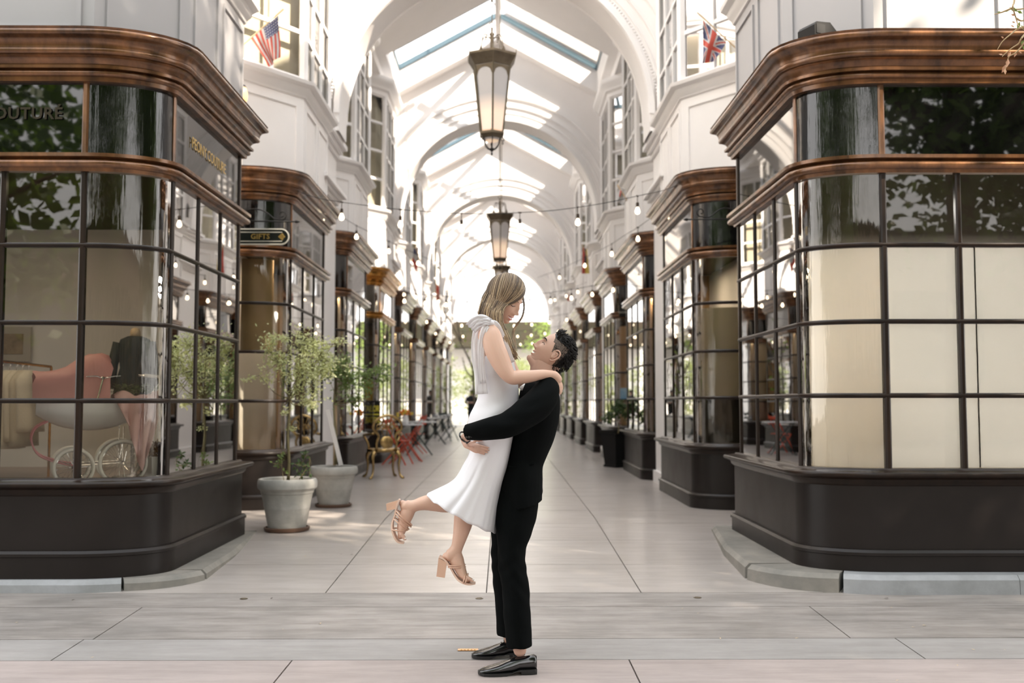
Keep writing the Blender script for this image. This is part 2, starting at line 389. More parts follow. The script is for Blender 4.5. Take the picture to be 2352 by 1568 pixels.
    for a, c in zip(tf, tf[1:]):
        if (a - c).length > 0.12:
            pane([tuple(a), tuple(c)], zt0, zt1, tg, 'transom_pane')
    for a in tf[1:-1]: mull(a, Vector((0, -1)), zt0, zt1, m=side_metal)
    pane(P0[ia:ib + 1], zt0, zt1, tcg, 'curved_transom_pane')
    pane([tuple(spos[0]), tuple(spos[-1])], zt0, zt1, tsg, 'transom_pane')
    return root, P0, put, pane, (ia, ib)
ZL = [.81, 1.346, 1.894, 2.44, 2.96]; ZR = [.875, 1.383, 1.906, 2.45, 2.96]
GM = (M_GLASS, M_CGLASS); TB = (M_BLACKG, M_BLACKC, M_BLACKS)
def interior(root, s, u1, Le, mwall, zf, y0=0.35, ztop=3.05, u0=0.35, mfloor=None, mceil=None, us=0.05):
    b = MB(); x = lambda u: s * u
    def bx(ua, ub, ya, yb, za, zb, mi=0): b.box(min(x(ua), x(ub)), max(x(ua), x(ub)), ya, yb, za, zb, mi)
    bx(0.06, u1, 0.36, (2.14 if us > .1 else Le) - 0.02, zf - 0.15, zf - 0.11, 1); bx(0.53, u1, 0.04, 0.36, zf - 0.15, zf - 0.11, 1)
    if us > .1: bx(us, u1, 2.12, Le, zf - 0.15, zf - 0.11, 1)
    bx(u1, u1 + 0.05, 0.02, Le + 0.4, zf - 0.1, ztop)
    bx(us, u1, Le + 0.02, Le + 0.07, zf - 0.1, ztop)
    if us > .1: bx(0.05, us, 2.14, 2.16, zf - .1, 3.6); bx(us, us + .03, 2.14, Le + .05, zf - .1, ztop)
    bx(0.06, u1, 0.36, 2.14 if us > .1 else Le, ztop, ztop + 0.04, 2); bx(0.53, u1, 0.04, 0.36, ztop, ztop + 0.04, 2)
    if us > .1: bx(us, u1, 2.14, Le, ztop, ztop + 0.04, 2)
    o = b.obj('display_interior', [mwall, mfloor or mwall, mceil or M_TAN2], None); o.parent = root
    return o
SHL = []; SHR = []
# left corner shop
SL0, PL0, putL0, paneL0, IL0 = shop(-1, 0, ZL, 3.6, 2.17, 3, [0.52 + 0.565 * i for i in (5, 4, 3, 2, 1)], TB, 'big dark bow-cornered shop window at far left with a pink pram on show', GM)
SR0, PR0, putR0, paneR0, IR0 = shop(1, 0, ZR, 3.6, 2.17, 3, [0.52 + 0.535 * i for i in (5, 4, 3, 2, 1)], TB, 'big dark bow-cornered shop window at far right, papered over inside', GM, base_z=0.1)
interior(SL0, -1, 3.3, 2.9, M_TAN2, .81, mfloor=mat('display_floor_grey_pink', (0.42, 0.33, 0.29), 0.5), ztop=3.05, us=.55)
interior(SR0, 1, 3.3, 2.17, M_DARKI, .875, mfloor=M_TAN2, ztop=3.58)
for m_ in (M_CREAM, M_TANP):
    t_ = m_.node_tree; o_ = [n for n in t_.nodes if n.type == 'OUTPUT_MATERIAL'][0]; pb = t_.nodes['Principled BSDF']; tl_ = t_.nodes.new('ShaderNodeBsdfTranslucent'); mm = t_.nodes.new('ShaderNodeMixShader'); mm.inputs[0].default_value = .4
    tl_.inputs[0].default_value = (.80, .79, .77, 1); t_.links.new(pb.outputs[0], mm.inputs[1]); t_.links.new(tl_.outputs[0], mm.inputs[2]); t_.links.new(mm.outputs[0], o_.inputs[0])
# cream paper behind right shop's lower three rows, set in sheets
bz = ZR[0]; tz = ZR[3] + 0.02
for (a, c) in ((3.4, 2.7), (2.7, 1.95), (1.95, 1.2), (1.2, 0.56)):
    b = MB(); sweep(b, [(a, 0.0), (c - 0.01, 0.0)], [(-0.075 - 0.004 * ((a * 10) % 2), bz), (-0.07, bz), (-0.07, tz - 0.01), (-0.074, tz - 0.01)], 1); putR0(b, 'paper_sheet', M_CREAM)
b = MB(); sweep(b, PR0[IR0[0]:IR0[1] + 1], [(-0.075, bz), (-0.07, bz), (-0.07, tz), (-0.075, tz)], 1); putR0(b, 'paper_sheet', M_TANP, auto=40)
for (a, c) in ((0.33, 0.95), (0.95, 1.6), (1.6, 2.14)):
    b = MB(); sweep(b, [(0.0, a), (0.0, c)], [(-0.075, bz), (-0.07, bz), (-0.07, ZR[2] + 0.3), (-0.075, ZR[2] + 0.3)], 1); putR0(b, 'paper_sheet', M_TANP)
b = MB(); b.box(1.75, 1.95, 0.25, 0.3, ZR[3], 2.96); putR0(b, 'brown_post', mat('interior_brown_post', (0.30, 0.15, 0.07), 0.7))

LABL = {1: 'second shopfront on the left, under the oval GIFTS sign', 2: 'third shopfront on the left, just behind the second potted tree', 3: 'golden-cornice shopfront on the left with the yellow TAILOR sign', 4: 'fifth shopfront on the left, behind the red folding table', 5: 'sixth shopfront on the left, just past the second white pier', 6: 'seventh shopfront on the left, brown fronted and narrow in view', 7: 'eighth shopfront on the left, third from the far end', 8: 'ninth shopfront on the left, last but one at the far end', 9: 'last shopfront on the left beside the far street'}
LABR = {1: 'second shopfront on the right, with tan half blinds and dark lower pane', 2: 'third shopfront on the right, behind the black planter, tan screens inside', 3: 'fourth shopfront on the right, with a small blue poster on tan screens', 4: 'fifth shopfront on the right, just past the second white pier', 5: 'sixth shopfront on the right, small beside the far row', 6: 'seventh shopfront on the right, small, left of the sixth', 7: 'eighth shopfront on the right, third from the far end', 8: 'ninth shopfront on the right, last but one at the far end', 9: 'last shopfront on the right beside the far street'}
def backdrop(root, P0, put, idx, s, z0, z1, m, d=-0.2, name='backdrop_screen'):
    b = MB(); sweep(b, P0[idx[0]:idx[1] + 1], [(d - 0.01, z0), (d, z0), (d, z1), (d - 0.01, z1)], s); put(b, name, m, auto=40)
M_OCHRE = mat('ochre_screen', (0.66, 0.42, 0.24), 0.8, var=0.12)
M_BLUEP = mat('blue_poster', (0.10, 0.25, 0.40), 0.6, col2=(0.3, 0.4, 0.45), vscale=9)
M_REDP = mat('red_wares', (0.5, 0.08, 0.05), 0.6, col2=(0.1, 0.2, 0.4), vscale=5)
TEMPL = {}
for s, Z, LAB in ((-1, ZL, LABL), (1, ZR, LABR)):
    for k in range(1, NSH):
        if k in (1, 2, 3, 4) or False:
            met = M_BRASS if (s < 0 and k == 3) else None
            gold = (s < 0 and k == 3)
            r, P0, put, pane_, idx = shop(s, k, Z, 0.60, 2.40, 3, [], TB if not gold else (M_GLASS, M_CGLASS, M_GLASS), LAB[k], GM, side_metal=(M_BRASS if gold else None))
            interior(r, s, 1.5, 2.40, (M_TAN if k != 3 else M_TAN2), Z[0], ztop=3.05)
            if s < 0 and k == 1: backdrop(r, P0, put, idx, s, Z[2], Z[4], M_TAN)
            elif s < 0 and k == 2: backdrop(r, P0, put, idx, s, Z[1], Z[4], M_TAN)
            elif s < 0 and k == 4: backdrop(r, P0, put, idx, s, Z[1] + .02, Z[4], M_TANP); backdrop(r, P0, put, idx, s, Z[0], Z[1], mat('pink_screen', (0.6, 0.4, 0.33), 0.8))
            elif s > 0 and k == 1: backdrop(r, P0, put, idx, s, Z[1], Z[3] - 0.05, M_TANP, -0.08); backdrop(r, P0, put, idx, s, Z[0], Z[1], M_DARKI, -0.08)
            elif s > 0 and k == 2: backdrop(r, P0, put, idx, s, Z[0] + .15, Z[4], M_TANP)
            elif s > 0 and k == 3:
                backdrop(r, P0, put, idx, s, Z[0], Z[4] - 0.15, M_OCHRE, -0.08)
            elif s > 0: backdrop(r, P0, put, idx, s, Z[0], Z[4], M_OCHRE, -0.08)
            if k in (2, 3, 4):
                for (ya, yb) in (((0.45, 0.85), (1.5, 2.1)) if k != 3 else ((1.2, 2.2),)):
                    bb2 = MB(); sweep(bb2, [(0.0, ya), (0.0, yb)], [(-0.16, Z[0]), (-0.15, Z[0]), (-0.15, Z[4]), (-0.16, Z[4])], s); put(bb2, 'side_screen', M_OCHRE if s > 0 else M_TANP)
            TEMPL[(s, k)] = r
        else:
            src = TEMPL[(s, 4)]
            r = dup(src, (XC + s * HW, YF0 + MOD * k, 0), LAB[k])
            TEMPL[(s, k)] = r
# goods in windows (flat prints and wares) are added with the objects

# ---- plinth kerbs in front of the corner shops
M_KERB = mat('painted_grey_kerb', (0.36, 0.37, 0.385), 0.6, col2=(0.25, 0.26, 0.26), vscale=4, bump=0.2, bscale=25)
M_KERBW = mat('worn_concrete_kerb', (0.27, 0.25, 0.22), 0.7, col2=(0.16, 0.155, 0.14), vscale=3.5, bump=0.2, bscale=25)
def kerb(s, h, dfront, dside, name, cuts):
    b = MB(); P1 = arc_path(3.6, 2.1, rx=0.52, ry=0.32, tail=False)
    prof = lambda hh: [(-0.2, -0.05), (dfront, -0.05), (dfront, hh - 0.02), (dfront - 0.02, hh), (-0.2, hh)]
    ns = normals(P1); root = bpy.data.objects.new(name, None); COL.objects.link(root); root.location = (XC + s * HW, YF0, 0); struct(root)
    def seg(path, m, d0, d1):
        # widths vary from d0 to d1 along the piece
        nn = normals(path); rs = []
        for i, (p, n) in enumerate(zip(path, nn)):
            d = d0 + (d1 - d0) * i / max(1, len(path) - 1)
            rs.append([(s * (p[0] + n.x * a), p[1] + n.y * a, z) for a, z in [(-0.1, -0.02), (d + 0.006, -0.02), (d, h - 0.03), (d - 0.03, h), (-0.1, h)]])
        if s > 0: rs = [list(reversed(r)) for r in rs]
        bb = MB(); bb.rings(rs); o = bb.obj('kerb_stone', m, None, auto=35); o.parent = root
    prev = 3.6
    for c in cuts:
        seg([(prev, 0), (c + 0.004, 0)], M_KERB, dfront, dfront); prev = c
    seg([(prev, 0)] + P1[1:6], M_KERB, dfront, dfront + 0.02)
    seg(P1[5:12], M_KERBW, dfront + 0.02, dside)
    seg([P1[11], (0, 1.2)], M_KERBW, dside, dside * 0.9); seg([(0, 1.2), (0, 2.5)], M_KERBW, dside * 0.9, dside * 0.5)
kerb(-1, 0.13, 0.13, 0.30, 'trim_1', [2.2, 1.05]); kerb(1, 0.17, 0.22, 0.42, 'trim_2', [2.6, 1.3])

# ---- upper storeys
M_BLIND = mat('cream_blind', (0.75, 0.70, 0.58), 0.8, var=0.05)
M_PINKG = mat('mauve_curtain', (0.40, 0.33, 0.345), 0.8, var=0.1)
def upper(s, k, label):
    root = thing('oriel_window', label, 'oriel window', (XC + s * HW, YF0 + MOD * k, 0), 'white oriel windows above the %s shops' % ('left' if s < 0 else 'right'))
    def put(mb, name, m, **kw):
        o = mb.obj(name, m, None, **kw); o.parent = root; return o
    A = (0.52, 0.10) if k == 0 else (0.62, 0.15); B = (0.10, 0.95) if k == 0 else (0.0, 0.95); C = (B[0], 2.60); D = (0.45, 2.95)
    pre = [(3.6, 0.10)] if k == 0 else []
    path = pre + [A, B, C, D]
    b = MB(); sweep(b, path, [(-0.06, 3.86), (0.0, 3.86), (0.0, 5.06), (-0.06, 5.06)], s); put(b, 'apron', M_WHITE2 if k else M_SHADEW)
    def frame(p, q, z0, z1, w_=0.03, inset=0.14, name='panel_moulding'):
        p = Vector(p); q = Vector(q); t = (q - p); L = t.length; t.normalize(); n = Vector((-t.y, t.x))
        if L < 2 * inset + 0.1: return
        b = MB(); a0 = inset; a1 = L - inset
        def bb(a, c, za, zb):
            r = []
            for aa in (a, c):
                o = p + t * aa
                r.append([(s * (o.x + n.x * d), o.y + n.y * d, z) for d, z in ((0.0, za), (0.018, za), (0.018, zb), (0.0, zb))])
            if s > 0: r = [list(reversed(x)) for x in r]
            b.rings(r)
        bb(a0, a1, z0, z0 + w_); bb(a0, a1, z1 - w_, z1); bb(a0, a0 + w_, z0 + w_, z1 - w_); bb(a1 - w_, a1, z0 + w_, z1 - w_)
        put(b, name, M_WHITE2 if k else M_SHADEW)
    segs = list(zip(path, path[1:]))
    for p, q in segs[:-1]:
        L = (Vector(q) - Vector(p)).length
        if p == B:
            m_ = ((p[0] + q[0]) / 2, (p[1] + q[1]) / 2); frame(p, m_, 4.02, 4.94, inset=0.08); frame(m_, q, 4.02, 4.94, inset=0.08)
        elif L > 2:
            for i in range(3): frame((p[0] - (p[0] - q[0]) * i / 3, 0.1), (p[0] - (p[0] - q[0]) * (i + 1) / 3, 0.1), 4.02, 4.94, inset=0.09)
        else: frame(p, q, 4.02, 4.94, inset=0.10)
    b = MB(); sweep(b, path, [(-0.05, 5.04), (0.02, 5.04), (0.03, 5.07), (0.06, 5.10), (0.075, 5.15), (0.13, 5.18), (0.14, 5.22), (0.05, 5.25), (-0.05, 5.25)], s); put(b, 'sill_cornice', M_WHITE2, auto=40)
    b = MB(); sweep(b, path, [(-0.05, 7.58), (0.03, 7.58), (0.04, 7.66), (0.09, 7.70), (0.10, 7.76), (0.17, 7.82), (0.19, 7.88), (0.19, 7.93), (-0.05, 7.95)], s); put(b, 'top_cornice', M_WHITE2, auto=40)
    # window grid
    b = MB(); gl = MB()
    for p, q in segs:
        pv = Vector(p); qv = Vector(q); t = qv - pv; L = t.length; t.normalize(); n = Vector((-t.y, t.x))
        nc = max(1, round(L / 0.62)) if p != A else 2
        for i in range(nc + 1):
            wd = 0.10 if i in (0, nc) else 0.05
            o = pv + t * (L * i / nc)
            b.obox((s * (o.x - n.x * 0.02), o.y - n.y * 0.02, 6.42), (s * t.x * wd / 2, t.y * wd / 2, 0), (s * n.x * 0.03, n.y * 0.03, 0), (0, 0, 1.18))
        for z in (5.27, 5.85, 6.43, 7.01, 7.57):
            o = pv + t * (L / 2); b.obox((s * (o.x - n.x * 0.02), o.y - n.y * 0.02, z), (s * t.x * L / 2, t.y * L / 2, 0), (s * n.x * 0.022, n.y * 0.022, 0), (0, 0, 0.025))
        o1 = pv - n * 0.02; o2 = qv - n * 0.02
        for d in (0.0, 0.006):
            gl.quad(*[(s * (o.x - n.x * d), o.y - n.y * d, z) for o, z in ((o1, 5.26), (o2, 5.26), (o2, 7.58), (o1, 7.58))])
    put(b, 'window_frame', M_WHITE2); put(gl, 'window_glazing', M_GLASS)
    b = MB(); sweep(b, path, [(-0.22, 5.2), (-0.2, 5.2), (-0.2, 7.6), (-0.22, 7.6)], s); put(b, 'blind', M_PINKG if (s > 0 and k in (0, 1)) else M_BLIND)
    return root
NM = ['first', 'second', 'third', 'fourth', 'fifth', 'sixth', 'seventh', 'eighth', 'ninth', 'last']
UP = {}
for s in (-1, 1):
    sd = 'left' if s < 0 else 'right'
    for k in range(NSH):
        lab = {0: 'shade-toned white panelled bay above the big %s corner shop, cut by the frame top' % sd, 1: ('white oriel window on the left where the striped flag hangs' if s < 0 else 'white oriel window on the right with mauve panes behind the cross-striped flag')}.get(k, 'white oriel window above the %s shopfront on the %s' % (NM[k], sd))
        if k <= 2: UP[(s, k)] = upper(s, k, lab)
        else: UP[(s, k)] = dup(UP[(s, 2)], (XC + s * HW, YF0 + MOD * k, 0), lab)

# ---- side walls and piers
for s in (-1, 1):
    sd = 'left' if s < 0 else 'right'
    b = MB(); x = lambda u: XC + s * (HW + u)
    def bx(ua, ub, ya, yb, za, zb): b.box(min(x(ua), x(ub)), max(x(ua), x(ub)), ya, yb, za, zb)
    Yend = YF0 + MOD * NSH
    bx(0.62, 0.75, YF0 + 3.0, Yend, 0.0, 8.3)       # recessed back wall behind the bays
    bx(0.35, 4.0, YF0 + 0.3, YF0 + 3.0, 3.7, 3.85)    # corner shop ceiling slab
    bx(0.75, 4.0, YF0 + 2.9, YF0 + 3.1, 0.0, 8.3)
    bx(0.62, 5.0, YF0 - 0.7, YF0 + 6.6, 8.3, 11.2)      # unseen block added over the first bays to keep sun off the court
    WALL = struct(b.obj('wall_' + sd, M_WHITE))
    # returns of corner shops and dark alcoves are part of the shopfronts; white piers carry the arches
    for j in range(5):
        Y0 = YF0 + MOD * (1 + 2 * j) + 2.45; Y1 = Y0 + 1.45
        if j == 4: Y1 = Y0 + 1.9
        b = MB(); 
        b.box(min(x(0.10), x(0.7)), max(x(0.10), x(0.7)), Y0, Y1, 0.0, 8.3)
        b.box(min(x(0.06), x(0.7)), max(x(0.06), x(0.7)), Y0 - 0.02, Y1 + 0.03, 0.0, 0.32)
        b.obj('pier', M_WHITE2, WALL)
        b = MB()
        for zz, hh in ((4.30, 0.16), (5.02, 0.20)):
            for q, d in enumerate((0.04, 0.09, 0.15)):
                b.box(min(x(0.10 - d), x(0.7)), max(x(0.10 - d), x(0.7)), Y0 - d * 0.7, Y1 + d * 0.7, zz + hh * q / 3, zz + hh * (q + 1) / 3)
        b.obj('pier_capital', M_WHITE2, WALL)
    for j in range(5):   # dark panelled returns in the alcoves between paired shops
        k = 2 * j
        b = MB(); ya = YF0 + MOD * k + 2.17; b.box(min(x(0.25), x(0.62)), max(x(0.25), x(0.62)), ya + 0.25, ya + 0.30, 0.0, 3.6)
        b.obj('dark_return', M_BASE, WALL)

# ---- arches
def arch(j, Ya, th=0.34, zs=5.45, R=2.22, top=None):
    root = bpy.data.objects.new('transverse_arch', None); COL.objects.link(root); root.location = (XC, Ya, 0)
    root['kind'] = 'structure'
    ztop = 9.62 if top is None else top
    n = 40; b = MB(); W = 3.1
    outer = []; inner = []
    for i in range(n + 1):
        a = pi * i / n; inner.append((-R * cos(a), zs + R * sin(a)))
        # outer boundary: gable outline
        xx = -R * cos(a) * (W / R); outer.append((xx, ztop if top else min(ztop, 9.5 - 0.55 * abs(xx) + 0.10)))
    for y, flip in ((-th, False), (th, True)):
        vs = []; fs = []
        for (a, b2) in zip(inner, outer): vs += [(a[0], y, a[1]), (b2[0], y, b2[1])]
        for i in range(n):
            f = (2 * i, 2 * i + 2, 2 * i + 3, 2 * i + 1); fs.append(f if flip is False else f[::-1])
        b.add(vs, fs)
        for sg in (-1, 1): # legs
            q = [(sg * R, y, zs), (sg * W, y, zs), (sg * W, y, outer[0][1]), (sg * W, y, zs)]
            b.add([(sg * R, y, 5.2), (sg * W, y, 5.2), (sg * W, y, zs), (sg * R, y, zs)], [(0, 1, 2, 3) if (sg > 0) != flip else (3, 2, 1, 0)])
    vs = []; fs = []
    inn = [(-R, 5.2)] + inner + [(R, 5.2)]
    for a in inn: vs += [(a[0], -th, a[1]), (a[0], th, a[1])]
    for i in range(len(inn) - 1): fs.append((2 * i, 2 * i + 1, 2 * i + 3, 2 * i + 2))
    b.add(vs, fs)
    b.add([(o[0], y, o[1]) for o in outer for y in (-th, th)], [(2 * i, 2 * i + 2, 2 * i + 3, 2 * i + 1) for i in range(n)])
    o = b.obj('arch_wall', M_WHITE, None, auto=30); o.parent = root
    # archivolt mouldings (front and back)
    for (r0, r1, d) in ((R - 0.015, R + 0.09, 0.035), (R + 0.16, R + 0.20, 0.03), (R + 0.30, R + 0.36, 0.05), (R + 0.50, R + 0.60, 0.06)):
        b = MB()
        for sg in (-1, 1):
            rs = []
            for i in range(n + 1):
                a = pi * i / n; rs.append([(-r * cos(a), sg * y, zs + r * sin(a)) for r, y in ((r0, th - 0.01), (r0 + 0.015, th + d), (r1 - 0.015, th + d), (r1, th - 0.01))])
            b.rings(rs if sg < 0 else [list(reversed(r)) for r in rs])
        o = b.obj('archivolt', M_WHITE2, None, auto=30); o.parent = root
    if j == 0:
        b = MB()
        for i in range(150):
            a = pi * (i + 0.5) / 150; b.ball((-(R + 0.125) * cos(a), -th - 0.004, zs + (R + 0.125) * sin(a)), 0.019, n=4)
        o = b.obj('bead_moulding', M_WHITE2, None, smooth=True); o.parent = root; o['kind'] = 'stuff'
    return root
YA = [14.35 + 8.14 * j for j in range(5)]
for j, y in enumerate(YA): arch(j, y, top=(10.3 if j == 0 else None))

# ---- vaulted gable ceiling with skylight openings
EAVE = 2.55; zr_ = 9.42; SL = 0.55
def cz(x): return zr_ - SL * abs(x)
CEIL = None
cb = MB()
def cpanel(b, x0, x1, y0, y1, t=0.12):
    vs = [(XC + x, y, cz(x) + dz) for dz in (0, t) for x, y in ((x0, y0), (x1, y0), (x1, y1), (x0, y1))]
    b.add(vs, [(3, 2, 1, 0), (4, 5, 6, 7), (0, 1, 5, 4), (1, 2, 6, 5), (2, 3, 7, 6), (3, 0, 4, 7)])
shafts = MB(); bars_ = MB(); sg_ = MB()
for j in range(4):
    a = YA[j] + 0.3; e = YA[j + 1] - 0.3
    ops = [(YA[j] + 0.5, YA[j] + (3.0 if j == 0 else 3.7)), (YA[j] + 5.05, YA[j] + 7.45)]
    for sg in (-1, 1):
        X0, X1, X2 = 0, 0.05 * sg, 2.22 * sg
        cpanel(cb, X2, EAVE * sg, a - 0.3, e + 0.3)
        yy = [a - 0.3]
        for o1, o2 in ops: yy += [o1, o2]
        yy.append(e + 0.3)
        for i in range(0, len(yy), 2): cpanel(cb, 0, X2, yy[i], yy[i + 1])
        for o1, o2 in ops:
            cpanel(cb, 0, X1, o1, o2)
            H = 0.55
            for (xa, ya, xb, yb) in ((X1, o1, X2, o1), (X1, o2, X2, o2), (X2, o1, X2, o2)):
                dx, dy = (0.03, 0) if xa == xb else (0, 0.03 if ya > (o1 + o2) / 2 else -0.03); xa -= .012 * sg * (xa == X2); xb -= .012 * sg * (xb == X2); ya += .012 * (ya == o1) - .012 * (ya == o2); yb = yb + .012 * (yb == o1) - .012 * (yb == o2)
                if xa == xb: dx *= sg
                vs = [(XC + xx + ddx, y_ + ddy, cz(xx) + dz) for dz in (0, H) for xx, y_, ddx, ddy in ((xa, ya, 0, 0), (xb, yb, 0, 0), (xb, yb, dx, dy), (xa, ya, dx, dy))]
                shafts.add(vs, [(3, 2, 1, 0), (4, 5, 6, 7), (0, 1, 5, 4), (1, 2, 6, 5), (2, 3, 7, 6), (3, 0, 4, 7)])
            for yb_ in (o1 + 0.03, (o1 + o2) / 2, o2 - 0.03):
                bars_.bar((XC + X1, yb_, cz(X1) + H), (XC + X2, yb_, cz(X2) + H), 0.07, 0.10)
            bars_.bar((XC + X2, o1, cz(X2) + H), (XC + X2, o2, cz(X2) + H), 0.07, 0.09)
            sg_.quad((XC + X1, o1, cz(X1) + H), (XC + X2, o1, cz(X2) + H), (XC + X2, o2, cz(X2) + H), (XC + X1, o2, cz(X1) + H))
CEIL = struct(cb.obj('ceiling', M_WHITE))
shafts.obj('skylight_shaft', M_WHITE2, CEIL); bars_.obj('skylight_bar', mat('blue_grey_metal', (0.10, 0.16, 0.20), 0.4), CEIL); sg_.obj('skylight_pane', M_SKYG, CEIL)
# upper wall strips between window cornice and eaves
for s in (-1, 1):
    b = MB(); b.box(min(XC + s * 2.36, XC + s * 2.9), max(XC + s * 2.36, XC + s * 2.9), YA[0], YA[4], 7.93, 8.30)
    struct(b.obj('trim_%d' % (3 if s < 0 else 4), M_WHITE2))
# ------------------------------------------------------------------ trees, street and buildings outside the arcade
M_BARK = mat('bark', (0.10, 0.07, 0.045), 0.9, col2=(0.05, 0.035, 0.025), vscale=8, bump=0.5, bscale=15)
def leafmat(name, c, c2):
    m = mat(name, c, 0.5, col2=c2, vscale=2.5); b = m.node_tree.nodes['Principled BSDF']
    b.inputs['Subsurface Weight'].default_value = 0.0
    t = m.node_tree; o = [n for n in t.nodes if n.type == 'OUTPUT_MATERIAL'][0]
    tl = t.nodes.new('ShaderNodeBsdfTranslucent'); mx = t.nodes.new('ShaderNodeMixShader'); mx.inputs[0].default_value = 0.35
    tl.inputs[0].default_value = (min(1, c[0] * 1.5), min(1, c[1] * 1.5), c[2], 1)
    t.links.new(b.outputs[0], mx.inputs[1]); t.links.new(tl.outputs[0], mx.inputs[2]); t.links.new(mx.outputs[0], o.inputs[0]); return m
M_LEAF = leafmat('tree_leaves', (0.10, 0.17, 0.03), (0.04, 0.08, 0.015))
M_LEAFY = leafmat('yellow_green_leaves', (0.30, 0.42, 0.10), (0.14, 0.24, 0.05))
def add_leaf(mb, c, d, up, L, W, mi=0):
    d = Vector(d).normalized(); s_ = d.cross(Vector(up)); 
    if s_.length < 1e-3: s_ = d.cross(Vector((1, 0, 0)))
    s_.normalize(); n = s_.cross(d); c = Vector(c)
    mb.add([c, c + d * L * 0.45 + s_ * W / 2 + n * L * 0.05, c + d * L, c + d * L * 0.45 - s_ * W / 2 + n * L * 0.05], [(0, 1, 2, 3)], mi)
def tree(name, label, x, y, z0, H, rad, zc0, nl, m, seed, lsize=0.3, tr=0.28):
    rr = random.Random(seed); root = thing(name, label, 'tree', (x, y, z0))
    b = MB(); b.tube([(x, y, z0 - 0.05), (x + .1, y, z0 + H * .3), (x - .1, y + .1, z0 + H * .6), (x, y, z0 + H * .85)], [tr, tr * .8, tr * .55, tr * .2], 10)
    for i in range(7):
        a = rr.uniform(0, 6.28); zz = z0 + zc0 + (H - zc0) * rr.uniform(0.0, .6); q = rad * .7
        b.tube([(x, y, zz - .4), (x + cos(a) * q * .5, y + sin(a) * q * .5, zz + .4), (x + cos(a) * q, y + sin(a) * q, zz + 1.1)], [tr * .45, tr * .3, tr * .1], 6)
    b.obj('trunk', M_BARK, root, smooth=True)
    lv = MB(); cl = []
    for i in range(46):
        a = rr.uniform(0, 6.28); h = rr.random(); r = rad * sqrt(rr.random()) * (0.55 + 0.45 * sin(pi * min(1, max(0.05, h))))
        cl.append((x + r * cos(a), y + r * sin(a), z0 + zc0 + (H - zc0) * h))
    nr = np.random.RandomState(seed); cla = np.array(cl)[np.arange(nl) % len(cl)]; s_ = rad * .2
    p = cla + nr.normal(size=(nl, 3)) * np.array([s_, s_, s_ * .8]); d = nr.normal(size=(nl, 3)) * np.array([1, 1, .7]) - np.array([0, 0, .3]); d /= np.linalg.norm(d, axis=1)[:, None]
    u_ = nr.normal(size=(nl, 3)); sd_ = np.cross(d, u_); sd_ /= np.linalg.norm(sd_, axis=1)[:, None]; L_ = (lsize * nr.uniform(.6, 1.2, nl))[:, None]; W_ = lsize * .3
    V_ = np.stack([p, p + d * L_ * .45 + sd_ * W_, p + d * L_, p + d * L_ * .45 - sd_ * W_], 1).reshape(-1, 3)
    lv.v = [tuple(q) for q in V_.tolist()]; lv.f = [(4 * i, 4 * i + 1, 4 * i + 2, 4 * i + 3) for i in range(nl)]; lv.m = [0] * nl
    o = lv.obj('foliage', m, root); o['kind'] = 'stuff'
    return root
tree('street_tree', 'tall leafy street tree behind the camera, reflected in the right transom panes', 14.5, -2.5, 0, 11.0, 4.6, 4.4, 30000, M_LEAF, 3, .22)
tree('street_tree', 'tallest dense street tree, rising just behind the camera and mirrored at left', 7.6, -2.6, 0, 15.0, 4.8, 4.8, 42000, M_LEAF, 4, .24)
tree('street_tree', 'street tree mirrored in the left shop window beside the pram', -2.2, -4.4, 0, 11.5, 4.2, 4.4, 26000, M_LEAF, 5, .22)
tree('street_tree', 'street tree furthest right across the pavement', 23.5, -4, 0, 11, 4.2, 4.0, 7000, M_LEAF, 6, .42)
tree('street_tree', 'street tree furthest left along the pavement', -11.5, -5, 0, 10.5, 4.2, 3.8, 7000, M_LEAF, 8, .40)
# low building across the street
def far_building(name, label, x0, x1, y0, y1, z0, z1, m, mroof, fy, nwin):
    root = thing(name, label, 'building', ((x0 + x1) / 2, (y0 + y1) / 2, z0))
    b = MB(); b.box(x0, x1, y0, y1, z0, z1); b.obj('wall', m, root)
    b = MB(); b.box(x0 - .3, x1 + .3, y0 - .3, y1 + .3, z1, z1 + .35); b.obj('roof', mroof, root)
    wd = (x1 - x0) / nwin; yy = y0 if fy < 0 else y1; sg = -1 if fy < 0 else 1
    for i in range(nwin):
        cx = x0 + wd * (i + .5); b = MB(); b.box(cx - wd * .3, cx + wd * .3, yy - .04, yy + .04, z0 + (z1 - z0) * .3, z0 + (z1 - z0) * .75)
        b.obj('window', M_BLACKG, root)
    return root
M_STUC = mat('brown_stucco', (0.30, 0.22, 0.16), 0.9, var=0.2)
far_building('street_building', 'long low brown building across the street, mirrored in the left windows', -30, 34, -26, -21, 0, 7.0, M_STUC, M_BASE, 1, 12)
